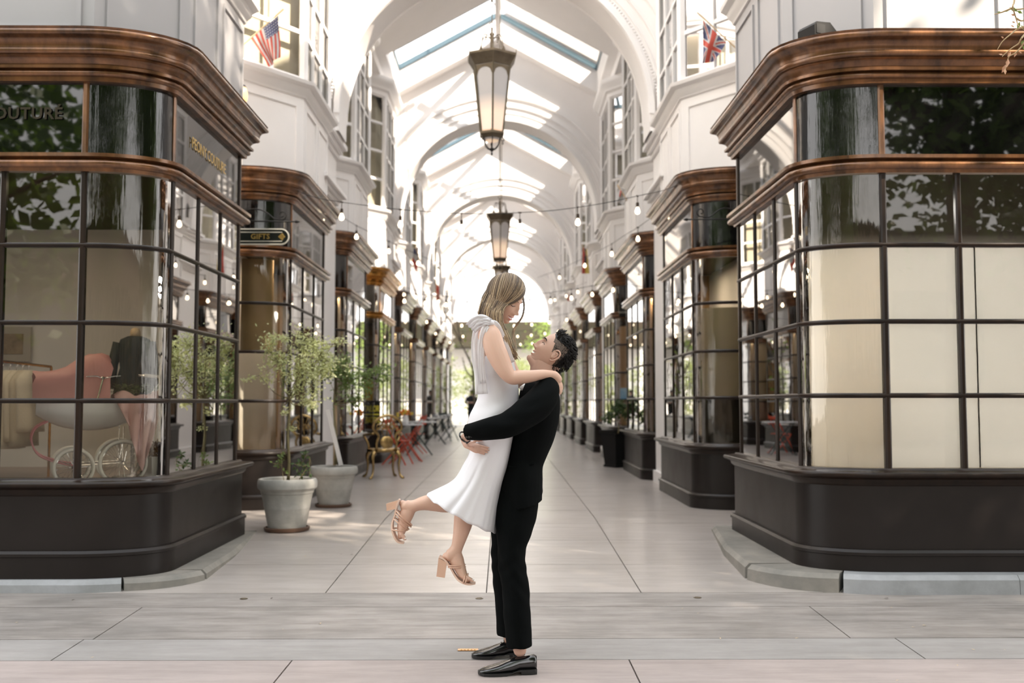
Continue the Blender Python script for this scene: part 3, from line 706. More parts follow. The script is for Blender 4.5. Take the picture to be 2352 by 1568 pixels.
# far end
M_DKROOF = mat('dark_brown_roof', (0.05, 0.032, 0.02), 0.9, col2=(0.03, 0.034, 0.018), vscale=1.2)
rt = thing('far_canopy', 'dark brown canopy building across the far street, seen through the end arch', 'building', (0, 62, 0.15))
b = MB(); b.box(-9, 9, 61, 64, 4.7, 6.25); b.obj('canopy_fascia', M_DKROOF, rt)
b = MB(); b.box(-9, 9, 63.6, 64, 0.15, 4.8); b.obj('wall', M_WHITE, rt)
for x in (-8, -4.2, -1.3, 1.9, 5, 8):
    b = MB(); b.box(x - .15, x + .15, 61.2, 61.5, .15, 4.72); b.obj('post', M_WHITE2, rt)
M_LEAF2 = leafmat('pale_olive_leaves', (0.30, 0.34, 0.15), (0.15, 0.19, 0.08))  # pale olive leaf tone of the far shrubs
for i, (x, y, H, rad, z0) in enumerate([(-3.4, 52.5, 3.6, 1.3, .3), (-1.7, 56.5, 3.0, 1.1, .3), (1.2, 55, 3.4, 1.2, .4), (2.9, 57, 5.6, 1.7, .9)]):
    tree('far_shrub', ['bushy green shrub at the left of the far opening', 'pale shrub behind the distant standing person', 'pale leafy shrub right of the embracing couple at the far end', 'taller thin tree at the right of the far opening'][i], x, y, .15, H, rad, z0, 2600, M_LEAF2 if i < 3 else M_LEAFY, 20 + i, 0.13, 0.06)
# bare slanting tree by the left far opening
rt = thing('bare_tree', 'thin bare tree leaning beside the far left shops', 'tree', tuple(P(1100, 1013, 30)))
b = MB(); tp = [P(1100, 1013, 30), P(1095, 965, 30), P(1088, 900, 30), P(1085, 845, 30), P(1060, 790, 30), P(1035, 740, 30), P(1005, 700, 30)]
b.tube(resample(tp, 4), [.05 - .0018 * i for i in range(25)], 6)
for pts in ([(1085, 845), (1098, 800), (1105, 770)], [(1060, 790), (1050, 740), (1052, 700)], [(1035, 740), (1020, 715), (1025, 690)], [(1088, 870), (1070, 850), (1062, 820)]):
    b.tube(resample([P(x, y, 30) for x, y in pts], 4), [.028 - .002 * i for i in range(9)], 5)
b.obj('trunk', mat('grey_bark', (0.22, 0.19, 0.15), 0.9), rt)
rr = random.Random(3); b = MB()
for i in range(90):
    p = P(rr.uniform(1068, 1100), rr.uniform(860, 905), 30) if i % 2 else P(rr.uniform(1040, 1108), rr.uniform(720, 860), 30)
    add_leaf(b, p, (rr.gauss(0, 1), rr.gauss(0, 1), rr.gauss(0, 1)), (0, 0, 1), .12, .07)
o = b.obj('foliage', M_LEAFY, rt); o['kind'] = 'stuff'

# ------------------------------------------------------------------ big hanging lanterns
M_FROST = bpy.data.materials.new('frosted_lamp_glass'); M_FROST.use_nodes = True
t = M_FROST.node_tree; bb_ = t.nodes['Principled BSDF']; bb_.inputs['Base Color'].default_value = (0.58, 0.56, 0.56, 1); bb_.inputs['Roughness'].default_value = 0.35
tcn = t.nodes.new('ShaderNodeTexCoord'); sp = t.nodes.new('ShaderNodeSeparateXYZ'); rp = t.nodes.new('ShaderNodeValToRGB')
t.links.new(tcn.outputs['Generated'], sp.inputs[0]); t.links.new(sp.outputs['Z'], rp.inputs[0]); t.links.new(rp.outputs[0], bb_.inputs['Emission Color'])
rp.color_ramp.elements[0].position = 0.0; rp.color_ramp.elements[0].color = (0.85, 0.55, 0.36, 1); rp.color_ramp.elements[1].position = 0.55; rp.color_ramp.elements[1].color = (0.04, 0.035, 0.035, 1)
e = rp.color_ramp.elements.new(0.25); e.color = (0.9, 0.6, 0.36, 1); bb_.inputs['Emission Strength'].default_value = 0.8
def hexr(r, z, a0=0.0, n=6): return [(r * cos(a0 + 2 * pi * k / n), r * sin(a0 + 2 * pi * k / n), z) for k in range(n)]
def lantern(loc, label, cham):
    """hexagonal lantern, origin at the top of the stem; body about 0.95 m"""
    root = thing('hanging_lantern', label, 'lantern', loc, 'big hanging lanterns along the arcade axis')
    A0 = pi / 2 + radians(4) 
    def put(mb, name, m, par=root, **kw):
        o = mb.obj(name, m, None, **kw); o.parent = par; return o
    # z: 0 = top ring; roof at -0.40..-0.47; body -0.52..-1.28
    b = MB(); b.rings([hexr(.285, -.44, A0), hexr(.315, -.40, A0), hexr(.315, -.375, A0), hexr(.30, -.37, A0), hexr(.06, -.33, A0)]); b.rings([hexr(.235, -.515, A0), hexr(.245, -.50, A0), hexr(.285, -.44, A0), hexr(.27, -.44, A0), hexr(.22, -.515, A0)], mi=0)
    for k in range(6):
        a = A0 + pi / 3 * k; b.tube([(.312 * cos(a), .312 * sin(a), -.38), (.318 * cos(a), .318 * sin(a), -.31)], [.006, .001], 5)
    put(b, 'roof_cap', M_IRONB)
    for k in range(6):
        a = A0 + pi / 3 * k + pi / 6; b = MB()
        rt_, rb_ = .232 * cos(pi / 6), .142 * cos(pi / 6); wt, wb = .232 * .5, .142 * .5
        def q(x, z):
            f = (z + .52) / -.76; r = rt_ + (rb_ - rt_) * f; return Vector((r * cos(a) - x * sin(a), r * sin(a) + x * cos(a), z))
        # frosted pane
        b.add([q(-wt, -.52) * 0.985, q(wt, -.52) * 0.985, q(wb, -1.28) * 0.985, q(-wb, -1.28) * 0.985], [(0, 1, 2, 3)]); 
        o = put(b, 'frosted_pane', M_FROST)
        # arched spandrel plate
        b = MB(); top = []; arcv = []
        for i in range(9):
            x = -1 + 2 * i / 8; z = -.645 + .095 * sqrt(max(0, 1 - x * x)); w_ = wt * (1 - .08)
            top.append(q(x * wt, -.52)); arcv.append(q(x * w_ * .93, z))
        b.add(top + arcv, [(i, i + 1, 9 + i + 1, 9 + i) for i in range(8)]); put(b, 'arched_plate', M_IRONB)
    for k in range(6):
        a = A0 + pi / 3 * k; b = MB(); b.tube([(.234 * cos(a), .234 * sin(a), -.51), (.144 * cos(a), .144 * sin(a), -1.285)], .010, 6); put(b, 'corner_rib', M_IRONB)
    b = MB(); b.rings([hexr(.148, -1.275, A0), hexr(.158, -1.285, A0), hexr(.158, -1.305, A0), hexr(.135, -1.325, A0), hexr(.125, -1.345, A0)]); put(b, 'base_ring', M_IRONB)
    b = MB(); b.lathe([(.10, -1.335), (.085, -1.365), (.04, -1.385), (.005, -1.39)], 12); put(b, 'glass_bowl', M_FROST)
    b = MB(); b.tube([(0, 0, -1.33), (0, 0, -1.49)], .008, 6); b.lathe([(.0, -1.545), (.012, -1.53), (.006, -1.50), (.03, -1.475), (.05, -1.468), (.012, -1.455), (.008, -1.44)], 8)
    for k in range(6):
        a = A0 + pi / 3 * k; c, s_ = cos(a), sin(a)
        b.tube(resample([(.125 * c, .125 * s_, -1.33), (.10 * c, .10 * s_, -1.36), (.085 * c, .085 * s_, -1.42), (.04 * c, .04 * s_, -1.47)], 4), .0055, 5)
        b.tube(resample([(.13 * c, .13 * s_, -1.34), (.155 * c, .155 * s_, -1.36), (.16 * c, .16 * s_, -1.385), (.145 * c, .145 * s_, -1.385), (.147 * c, .147 * s_, -1.37)], 3), .004, 4)
    put(b, 'scroll_finial', M_IRON)
    b = MB(); b.tube([(0, 0, -.36), (0, 0, -.10)], .022, 8); b.lathe([(.03, -.12), (.03, -.10), (.012, -.08), (.012, -.03)], 8)
    for k in range(6):
        a = A0 + pi / 3 * k; c, s_ = cos(a), sin(a)
        b.tube(resample([(.05 * 0 + .02 * c, .02 * s_, -.16), (.055 * c, .055 * s_, -.135), (.085 * c, .085 * s_, -.145), (.085 * c, .085 * s_, -.185), (.065 * c, .065 * s_, -.185)], 3), .005, 5)
        b.tube(resample([(.055 * c, .055 * s_, -.135), (.095 * c, .095 * s_, -.125), (.13 * c, .13 * s_, -.17), (.145 * c, .145 * s_, -.28), (.17 * c, .17 * s_, -.36)], 4), .006, 5)
        # leaf-like ear plates
        pl = [Vector((r * c, r * s_, z)) for r, z in ((.19, -.365), (.155, -.27), (.12, -.33), (.10, -.36))]; w2 = Vector((-s_, c, 0)) * .004
        b.add([p_ - w2 for p_ in pl] + [p_ + w2 for p_ in pl], [(0, 1, 2, 3), (7, 6, 5, 4), (0, 4, 5, 1), (1, 5, 6, 2), (2, 6, 7, 3)])
    put(b, 'scroll_crown', M_IRONB)
    b = MB()
    for z, r in ((.0, .033), (.12 + .13, .03)): b.tube([(r * cos(t_), 0, z + r * sin(t_)) for t_ in [2 * pi * i / 16 for i in range(16)]], .005, 5, closed=True)
    b.tube([(0, 0, .035), (0, 0, .215)], .006, 5); b.tube([(0, 0, .28), (0, 0, cham)], .013, 6); put(b, 'hanging_rod', M_IRONB)
    return root
LZ = P(1130, 58, 11.4)
L1 = lantern((LZ.x, LZ.y, LZ.z), 'largest lantern, hanging nearest above the couple', 12.0 - LZ.z)
# size check: body spans y 115..345 px at Y=11.4
for px, py, Y, lab in ((1148, 452, 20.4, 'second lantern, right behind the nearest string of bulbs'), (1152, 583, 29.5, 'third lantern, just above the woman\'s hair'), (1154, 640, 38.5, 'fourth lantern, hidden mostly behind the woman\'s head')):
    q = P(px, py, Y); dup(L1, (q.x, q.y, q.z), lab)

# ------------------------------------------------------------------ bulb strings
M_BULB = emis('warm_bulb', (1.0, 0.78, 0.50), 9.0); M_BULBG = mat('glowing_bulb_glass', (0.9, 0.85, 0.75), 0.2, emit=((1.0, 0.80, 0.55), 5.0)); M_CABLE = mat('black_cable', (0.015, 0.014, 0.013), 0.6); M_SOCK = mat('bronze_socket', (0.05, 0.03, 0.018), 0.4)
def bulb_proto():
    b = MB(); b.tube([(0, 0, 0), (0, 0, -.075)], .0045, 5); b.tube([(-.02, 0, 0), (.02, 0, 0)], .009, 6); b.lathe([(.012, -.075), (.017, -.08), (.017, -.125), (.012, -.13)], 10)
    s_ = b.mesh('socket', M_SOCK)
    b = MB(); b.lathe([(.012, -.128), (.018, -.142), (.030, -.170), (.031, -.186), (.022, -.205), (.004, -.213)], 12); return s_, b.mesh('bulb', M_BULBG, True), MB().lathe([(.003, -.13), (.013, -.15), (.014, -.185), (.003, -.20)], 8).mesh('bulb_filament', M_BULB, True)
SOCK, BULB, FIL = bulb_proto()
def string(label, pts, bulbs, r=.004):
    """pts: list of world points for the cable, bulbs: list of world points where bulbs hang"""
    pts = [Vector(p) for p in pts]
    root = thing('string_light', label, 'string lights', tuple(pts[0]), 'bulb strings zigzagging across the arcade')
    b = MB(); b.tube(resample(pts, 6), r, 5); b.obj('cable', M_CABLE, root)
    for p in bulbs:
        s_ = bpy.data.objects.new('bulb_socket', SOCK); COL.objects.link(s_); s_.location = Vector(p) - root.location; s_.parent = root; s_.rotation_euler = (0, 0, RND.uniform(0, 3))
        g = bpy.data.objects.new('bulb', BULB); COL.objects.link(g); g.parent = s_
        g = bpy.data.objects.new('glowing_filament', FIL); COL.objects.link(g); g.parent = s_
    return root
def pl(lst): return [P(*q) for q in lst]
A_ = [(650, 425, 11.3), (720, 452, 11.3), (785, 464, 11.3), (860, 474, 11.3), (920, 481, 11.3), (1000, 487, 11.3), (1060, 490, 11.3), (1130, 491, 11.3), (1194, 488, 11.3), (1260, 484, 11.3), (1327, 476, 11.3), (1400, 464, 11.3), (1464, 450, 11.3), (1520, 438, 11.3), (1560, 424, 11.4), (1594, 417, 11.4)]
string('nearest string of bulbs, running straight across below the big lantern', pl(A_), pl([(785, 464, 11.3), (920, 481, 11.3), (1060, 490, 11.3), (1194, 488, 11.3), (1327, 476, 11.3), (1464, 450, 11.3), (1594, 417, 11.4), (650, 425, 11.3)]))
B1 = [(650, 425, 11.3), (700, 452, 12.2), (740, 474, 13), (780, 495, 14), (819, 518, 15), (860, 538, 16), (893, 554, 17), (930, 572, 18.2), (960, 584, 19.2), (1006, 604, 21), (1040, 618, 22.5), (1067, 626, 23.6), (1090, 632, 25)]
string('bulb string slanting away from the left shops towards the far centre', pl(B1), pl([(740, 474, 13), (819, 518, 15), (893, 554, 17), (960, 584, 19.2), (1006, 604, 21), (1067, 626, 23.6)]))
B2 = [(1594, 417, 11.4), (1562, 448, 12), (1540, 470, 12.6), (1500, 497, 13.5), (1465, 522, 14.6), (1435, 540, 15.5), (1405, 560, 16.7), (1375, 576, 18), (1343, 592, 19.6), (1310, 607, 21.2), (1286, 618, 22.6), (1260, 628, 24), (1235, 637, 25.5)]
string('bulb string slanting away from the right shops towards the far centre', pl(B2), pl([(1540, 470, 12.6), (1465, 522, 14.6), (1405, 560, 16.7), (1343, 590, 19.6), (1285, 620, 22.6)]))
def farstring(label, pa, pb, n, sag=10):
    q = []
    for i in range(13):
        f = i / 12; q.append(P(pa[0] + (pb[0] - pa[0]) * f, pa[1] + (pb[1] - pa[1]) * f + sag * 4 * f * (1 - f), pa[2] + (pb[2] - pa[2]) * f))
    bl = [cmr([tuple(v) for v in q], 12 * (i + .5) / n) for i in range(n)]
    string(label, q, bl, .005)
farstring('second straight string of bulbs, at the level of the woman\'s hair', (905, 668, 19.5), (1432, 640, 19.5), 11, 26)
farstring('third straight string of bulbs, behind the woman\'s head', (960, 722, 27.6), (1362, 708, 27.6), 10, 20)
farstring('fourth string of bulbs, just above the dark far canopy', (985, 752, 33), (1330, 740, 33), 11, 16)
farstring('far bulb string rising to the left shops', (1100, 690, 36), (915, 655, 21.5), 7, 6)
farstring('far bulb string rising to the right shops', (1235, 690, 36), (1445, 600, 18.5), 8, 6)
farstring('low far bulb string across the end arch', (1020, 775, 40), (1290, 770, 40), 10, 10)
# ------------------------------------------------------------------ potted trees
M_POT = mat('weathered_grey_clay', (0.50, 0.49, 0.46), 0.8, col2=(0.33, 0.325, 0.30), vscale=5, bump=0.25, bscale=22)
M_SAUCER = mat('brown_clay_saucer', (0.12, 0.065, 0.04), 0.6, var=0.4)
M_SOIL = mat('soil', (0.07, 0.05, 0.035), 1.0, var=0.5, vscale=30)
M_LPALE = leafmat('pale_young_leaves', (0.60, 0.62, 0.40), (0.33, 0.38, 0.18))
M_LMID = leafmat('mid_green_leaves', (0.20, 0.28, 0.09), (0.08, 0.13, 0.04))
M_LDARK = leafmat('dark_green_leaves', (0.07, 0.12, 0.04), (0.03, 0.06, 0.02))
M_TWIG = mat('green_brown_twig', (0.24, 0.20, 0.10), 0.8, var=0.3, vscale=20)
M_WOODL = mat('pale_wood', (0.62, 0.46, 0.28), 0.6, var=0.2, vscale=8, stretch=(1, 1, .2))
def pot(base, label, R=0.28, H=0.49):
    root = thing('clay_pot', label, 'plant pot', tuple(base), 'grey clay pots on saucers')
    k = R / 0.28; x, y, z = base
    b = MB(); b.lathe([(.0, .0), (.205 * k, 0), (.212 * k, .012), (.214 * k, .03), (.196 * k, .036), (.196 * k, .02), (0, .02)], 28, (x, y, z)); b.obj('saucer', M_SAUCER, root, auto=50)
    b = MB(); h = H / .49
    pr_ = [(.0, .022), (.165, .022), (.178, .03), (.21, .20), (.212, .205), (.2145, .212), (.2145, .22), (.238, .345), (.246, .352), (.248, .372), (.262, .388), (.277, .40), (.281, .43), (.279, .462), (.268, .482), (.252, .487), (.240, .478), (.236, .44), (.0, .43)]
    b.lathe([(r * k, zz * h) for r, zz in pr_], 40, (x, y, z)); b.obj('pot_body', M_POT, root, auto=35)
    b = MB(); b.lathe([(0, .425 * h), (.236 * k, .43 * h), (.2 * k, .442 * h), (0, .452 * h)], 20, (x, y, z)); b.obj('soil', M_SOIL, root, smooth=True)
    return root
b1 = P(659, 1214, 9.52); b1.z = floor_z(9.52) + .001; pot(b1, 'nearest grey clay pot on a brown saucer, left of the kicked-up shoe')
b2 = P(766, 1156, 11.43); b2.z = .151; pot(b2, 'second grey clay pot, half behind the nearest one', R=0.27, H=0.46)
def shrub(name, label, cat, trunk, blobs, nl, Y, m, mt, seed, ls=0.045, r0=.016, parts=None, low=None):
    """trunk: pixel points at depth Y; blobs: (px,py,rx,ry,depth_r,weight)"""
    rr = random.Random(seed); tp = [P(a, b_, Y) for a, b_ in trunk]
    root = thing(name, label, cat, tuple(tp[0])); b = MB()
    n = (len(tp) - 1) * 4 + 1; b.tube(resample(tp, 4), [r0 * (1 - .5 * i / n) for i in range(n)], 7)
    top = tp[-1]; lv = MB(); sc_ = Y / F; tot = sum(q[5] for q in blobs); up = Vector((0, 0, 1))
    for (px, py, rx, ry, dr, wgt) in blobs:
        c = P(px, py, Y); cnt = int(nl * wgt / tot)
        # branch into the blob
        st = top if not low or py < low else Vector(min(tp, key=lambda v: (v - c).length))
        mid = (st + c) / 2 + Vector((rr.gauss(0, .03), rr.gauss(0, .04), -.03 - abs(c.x - st.x) * .1))
        b.tube(resample([st, mid, c], 4), [r0 * (.42 - .04 * i) for i in range(9)], 5)
        tw = []
        for i in range(max(2, int(wgt * 4))):
            d = Vector((rr.gauss(0, 1) * rx * sc_, rr.gauss(0, 1) * dr, rr.gauss(0, 1) * ry * sc_)) * .92
            e = c + d; b.tube([c, (c + e) / 2 + Vector((0, 0, -.015)), e], [.0035, .0026, .0015], 4); tw.append((c, e))
        for i in range(cnt):
            a, e = tw[i % len(tw)]; f = rr.uniform(.15, 1.1)
            p = a + (e - a) * f + Vector((rr.gauss(0, .28) * rx * sc_, rr.gauss(0, .35) * dr, rr.gauss(0, .28) * ry * sc_))
            add_leaf(lv, p, (rr.gauss(0, 1), rr.gauss(0, 1), rr.gauss(-.1, .7)), (rr.gauss(0, .6), rr.gauss(-.8, .6), 1), ls * rr.uniform(.6, 1.25), ls * .55)
    b.obj('trunk', mt, root, smooth=True)
    o = lv.obj('foliage', m, root); o['kind'] = 'stuff'; return root
shrub('potted_tree', 'small pale-leaved tree standing in the nearest clay pot', 'tree', [(662, 1102), (664, 1060), (661, 1000), (665, 940), (666, 915)],
      [(690, 850, 46, 40, .16, 5), (640, 830, 34, 34, .13, 3), (735, 815, 34, 30, .13, 3.5), (765, 790, 18, 18, .08, 1.0), (625, 790, 20, 14, .08, .8), (700, 795, 34, 20, .12, 2), (742, 850, 26, 24, .10, 1.8), (595, 862, 22, 9, .08, .6), (680, 900, 30, 18, .1, 1.3), (712, 920, 20, 12, .08, .6), (660, 775, 22, 12, .1, .7), (657, 945, 10, 14, .04, .25), (668, 985, 9, 12, .04, .2)], 3300, 9.52, M_LPALE, M_TWIG, 11, .033, .016)
shrub('potted_tree', 'darker green small tree in the second clay pot, behind the pale one', 'tree', [(771, 1066), (772, 1010), (768, 960), (766, 928)],
      [(800, 880, 30, 30, .14, 3), (775, 850, 26, 20, .12, 2), (835, 865, 24, 18, .10, 1.3), (862, 845, 18, 12, .10, 1.2), (810, 915, 16, 14, .08, .8), (845, 885, 18, 10, .08, .5), (893, 868, 14, 8, .06, .35), (750, 860, 22, 18, .1, 1.2), (800, 822, 22, 12, .1, .7)], 1700, 11.43, M_LMID, M_TWIG, 12, .040, .016)
shrub('pot_creeper', 'young dark-leaved shoots curling over the rim of the nearest pot', 'plant', [(688, 1100), (700, 1082), (712, 1062), (708, 1045)],
      [(700, 1045, 8, 8, .03, 1), (690, 1062, 6, 8, .03, .8), (706, 1068, 7, 7, .03, .8), (692, 1088, 7, 6, .03, .7), (712, 1085, 4, 5, .02, .4)], 60, 9.42, M_LDARK, M_TWIG, 13, .05, .004)
shrub('pot_weed', 'thin leafy weed on the left side of the nearest pot', 'plant', [(652, 1102), (648, 1080), (646, 1045), (648, 1020)],
      [(640, 1062, 8, 5, .03, 1), (648, 1040, 6, 8, .03, .6), (655, 1085, 6, 4, .03, .5)], 40, 9.40, M_LMID, M_TWIG, 14, .04, .003)
rt = thing('stake', 'white painted wooden stake leaning in the second clay pot', 'stake', tuple(P(783, 1068, 11.35))); b = MB(); b.bar(P(783, 1068, 11.35), P(753, 941, 11.25), .045, .02, (0, 1, 0)); b.obj('painted_board', M_WHITE2, rt)
rt = thing('stake', 'natural wood stake tied upright beside the second potted tree', 'stake', tuple(P(769, 1068, 11.5))); b = MB(); b.bar(P(769, 1068, 11.5), P(771, 930, 11.5), .035, .035, (0, 1, 0)); b.obj('wood_stake', M_WOODL, rt)

# ------------------------------------------------------------------ gilded baroque chair
M_GILT = mat('antique_gilt', (0.52, 0.36, 0.15), 0.25, 1.0, col2=(0.30, 0.20, 0.09), vscale=14)
def baroque_chair(base, label, rot=0.0, S=1.0):
    root = thing('gilded_chair', label, 'chair', tuple(base)); R_ = Matrix.Translation(base) @ Matrix.Rotation(rot, 4, 'Z') @ Matrix.Scale(S, 4)
    def put(b, name, **kw): b.xf(R_); return b.obj(name, M_GILT, root, **kw)
    b = MB(); rs = []
    for z, r in ((.40, .19), (.42, .235), (.45, .24), (.46, .22), (.462, .0)): rs.append([(r * (1.0 + .12 * cos(2 * a)) * cos(a), r * sin(a) * (1 - .05 * sin(a)), z) for a in [2 * pi * i / 24 for i in range(24)]])
    b.rings(rs); put(b, 'seat', smooth=True)
    for sx_, sy_ in ((-1, -1), (1, -1), (-1, 1), (1, 1)):
        b = MB(); x, y = .17 * sx_, .17 * sy_
        b.tube(resample([(x, y, .42), (x * 1.25, y * 1.2, .34), (x * 1.18, y * 1.15, .20), (x * 1.28, y * 1.25, .06), (x * 1.55, y * 1.5, .0)], 4), [.036, .038, .038, .034, .030, .026, .024, .022, .020, .018, .017, .016, .017, .02, .022, .024, .022], 7); put(b, 'leg', smooth=True)
    b = MB(); b.tube(resample([(-.15, .18, .44), (-.16, .22, .55), (-.13, .24, .66), (-.22, .26, .76), (-.2, .27, .88), (-.1, .28, .95), (0, .28, .975), (.1, .28, .95), (.2, .27, .88), (.22, .26, .76), (.13, .24, .66), (.16, .22, .55), (.15, .18, .44)], 3), .022, 7)
    put(b, 'back_frame', smooth=True)
    b = MB()
    for i in range(5):
        x = -.14 + .07 * i; b.tube(resample([(x * .8, .235, .66), (x * 1.2, .25, .75), (x * .5, .265, .84), (x * 1.1, .275, .93)], 3), .010, 5)
        b.tube([(x + .03 * cos(t_), .262, .80 + .04 * sin(t_)) for t_ in [2 * pi * q / 10 for q in range(10)]], .009, 5, closed=True)
    b.rings([[(xx * 1.0, .225 + .02 * (zz > .5), zz) for xx, zz in ((-.10, z), (.10, z))] + [(.10, .245, z), (-.10, .245, z)] for z in (.46, .66)]) if False else None
    b.ball((0, .225, .56), .11, .02, .10, 8); put(b, 'fretwork_back', smooth=True)
    for s_ in (-1, 1):
        b = MB(); b.tube(resample([(.19 * s_, .20, .70), (.26 * s_, .10, .68), (.30 * s_, -.03, .67), (.29 * s_, -.09, .65), (.24 * s_, -.05, .55), (.22 * s_, -.04, .45)], 3), .018, 6); put(b, 'armrest', smooth=True)
    return root
c = P(880, 1095, 15.7); c.z = .151; baroque_chair(c, 'ornate gilded baroque armchair on the left, by the yellow sign', rot=radians(200))

# ------------------------------------------------------------------ folding furniture
M_RED = mat('red_enamel', (0.60, 0.075, 0.03), 0.4); M_TTOP = mat('pale_table_top', (0.72, 0.74, 0.76), 0.3); M_GMET = mat('dark_green_metal', (0.03, 0.05, 0.05), 0.4)
def fold_table(base, label, R, H, mleg, mtop, rot=0.0, square=False):
    root = thing('folding_table', label, 'table', tuple(base), None); T = Matrix.Translation(base) @ Matrix.Rotation(rot, 4, 'Z')
    b = MB()
    if square: b.box(-R, R, -R * .75, R * .75, H - .02, H)
    else: b.lathe([(0, H - .02), (R, H - .02), (R + .004, H - .01), (R, H), (0, H)], 28)
    b.xf(T); b.obj('table_top', mtop, root, auto=40)
    for y in (-1, 1):
        for s_ in (-1, 1):
            b = MB(); b.bar((-.28 * s_, y * .2, 0.0), (.24 * s_, y * .2, H - .02), .022, .022, (0, 1, 0)); b.xf(T); b.obj('leg', mleg, root)
    b = MB(); b.bar((-.28, -.2, .02), (-.28, .2, .02), .02, .02); b.bar((.28, -.2, .02), (.28, .2, .02), .02, .02); b.xf(T); b.obj('foot_rail', mleg, root)
    return root
def fold_chair(base, label, m, rot=0.0, group=None):
    root = thing('folding_chair', label, 'chair', tuple(base), group); T = Matrix.Translation(base) @ Matrix.Rotation(rot, 4, 'Z')
    for i in range(5):
        b = MB(); b.box(-.19, .19, -.18 + .075 * i, -.125 + .075 * i, .44, .455); b.xf(T); b.obj('seat_slat', m, root)
    for i, z in enumerate((.66, .78)):
        b = MB(); b.box(-.19, .19, .205, .22, z, z + .07); b.xf(T); b.obj('back_slat', m, root)
    for s_ in (-1, 1):
        b = MB(); b.bar((.2 * s_, -.24, 0), (.2 * s_, .22, .88), .02, .025, (1, 0, 0)); b.xf(T); b.obj('rear_leg', m, root)
        b = MB(); b.bar((.175 * s_, .24, 0), (.175 * s_, -.18, .45), .02, .025, (1, 0, 0)); b.xf(T); b.obj('leg', m, root)
    return root
def onfloor(px, py_, Y=None):
    Y = Y or 1.19 * F / (py_ - 922); q = P(px, 920, Y); return (q.x, q.y, floor_z(Y) + .001)
fold_table(onfloor(935, 1058), 'round pale-topped folding table on red crossed legs', .33, .74, M_RED, M_TTOP, radians(12))
fold_chair(onfloor(914, 0, 19.0), 'red slatted folding chair left of the red-legged table', M_RED, radians(75))
fold_chair(onfloor(954, 1040), 'red slatted folding chair right of the red-legged table', M_RED, radians(-100))
fold_table(onfloor(964, 0, 22.4), 'pale square bistro table behind the red chairs', .38, .74, M_GMET, M_TTOP, radians(5), True)
fold_table(onfloor(1000, 1019), 'round bistro table with black crossed legs in mid distance on the left', .36, .74, M_GMET, M_TTOP, radians(8))
fold_table(onfloor(1018, 0, 33.0), 'farthest round bistro table with black legs, just left of the distant person', .36, .74, M_GMET, M_TTOP, radians(3))
fold_chair(onfloor(1030, 1012), 'dark wooden-seated folding chair farthest along the left tables', M_GMET, radians(60))
q = onfloor(932, 1058); tt = .741 + .15
rt = thing('flower_vase', 'white vase of orange and yellow flowers on the red-legged table', 'vase', (q[0], q[1], tt)); b = MB(); b.lathe([(0, 0), (.05, 0), (.065, .05), (.06, .12), (.045, .16), (.055, .18), (.0, .17)], 16, (q[0], q[1], tt)); b.obj('vase_body', M_WHITE2, rt, smooth=True)
rr = random.Random(5)
for i in range(16):
    b = MB(); b.ball((q[0] + rr.gauss(-.02, .06), q[1] + rr.gauss(0, .04), tt + .22 + rr.gauss(0, .025)), .034, n=5); b.obj('blossom', [mat('orange_petals', (.8, .25, .03), .7), mat('yellow_petals', (.75, .55, .08), .7)][i % 2], rt, smooth=True)

# ------------------------------------------------------------------ right-hand planter
M_BLKP = mat('black_planter_paint', (0.006, 0.006, 0.006), 0.6, spec=.25, var=0.3)
q = Vector(onfloor(1420, 1071)); rt = thing('square_planter', 'tall black tapered planter box on the right, in front of the tan screens', 'planter', tuple(q)); T = Matrix.Translation(q) @ Matrix.Rotation(radians(28), 4, 'Z')
b = MB(); sq = lambda r, z: [(-r, -r, z), (r, -r, z), (r, r, z), (-r, r, z)]
b.rings([sq(.19, 0), sq(.20, 0.0), sq(.20, .04), sq(.185, .045), sq(.235, .60), sq(.255, .61), sq(.255, .67), sq(.22, .67), sq(.215, .60)]); b.xf(T); b.obj('planter_box', M_BLKP, rt)
b = MB(); rr = random.Random(9)
for i in range(60): b.ball((rr.uniform(-.19, .19), rr.uniform(-.19, .19), .62 + rr.uniform(-.01, .03)), .03, .025, .02, 4)
b.xf(T); o = b.obj('white_pebbles', M_WHITE2, rt); o['kind'] = 'stuff'
shrub('planter_shrub', 'sparse olive-brown shrub growing in the black planter box', 'shrub', [(1420, 995), (1421, 980), (1418, 965)],
      [(1412, 945, 16, 16, .12, 2), (1428, 935, 14, 14, .12, 2), (1398, 955, 12, 10, .1, 1), (1436, 955, 10, 14, .1, 1.2), (1422, 925, 12, 9, .1, 1), (1385, 962, 8, 6, .08, .4)], 650, 17.9, M_LDARK, M_TWIG, 15, .06, .012)

# ------------------------------------------------------------------ hanging signs and brackets
M_SIGNB = mat('sign_dark_green_black', (0.008, 0.011, 0.009), 0.35); M_SIGNW = mat('sign_cream_line', (0.62, 0.60, 0.52), 0.5); M_LETTER = mat('gilt_lettering', (0.72, 0.50, 0.16), 0.35, 0.7)
def capsule(L, H, n=12): return [(L / 2 - H / 2 + H / 2 * cos(a), H / 2 * sin(a)) for a in [-pi / 2 + pi * i / n for i in range(n + 1)]] + [(-L / 2 + H / 2 + H / 2 * cos(a), H / 2 * sin(a)) for a in [pi / 2 + pi * i / n for i in range(n + 1)]]
YS = 10.35; q = P(599, 544, YS); T = Matrix.Translation(q)
rt = thing('hanging_sign', 'dark capsule-shaped hanging sign reading GIFTS in gold, left alcove', 'sign', tuple(q))
Ls = 130 * YS / F; Hs = 35 * YS / F
b = MB(); b.rings([[(x, -.015, z) for x, z in capsule(Ls, Hs)], [(x, .015, z) for x, z in capsule(Ls, Hs)]]); b.xf(T); b.obj('sign_board', M_SIGNB, rt)
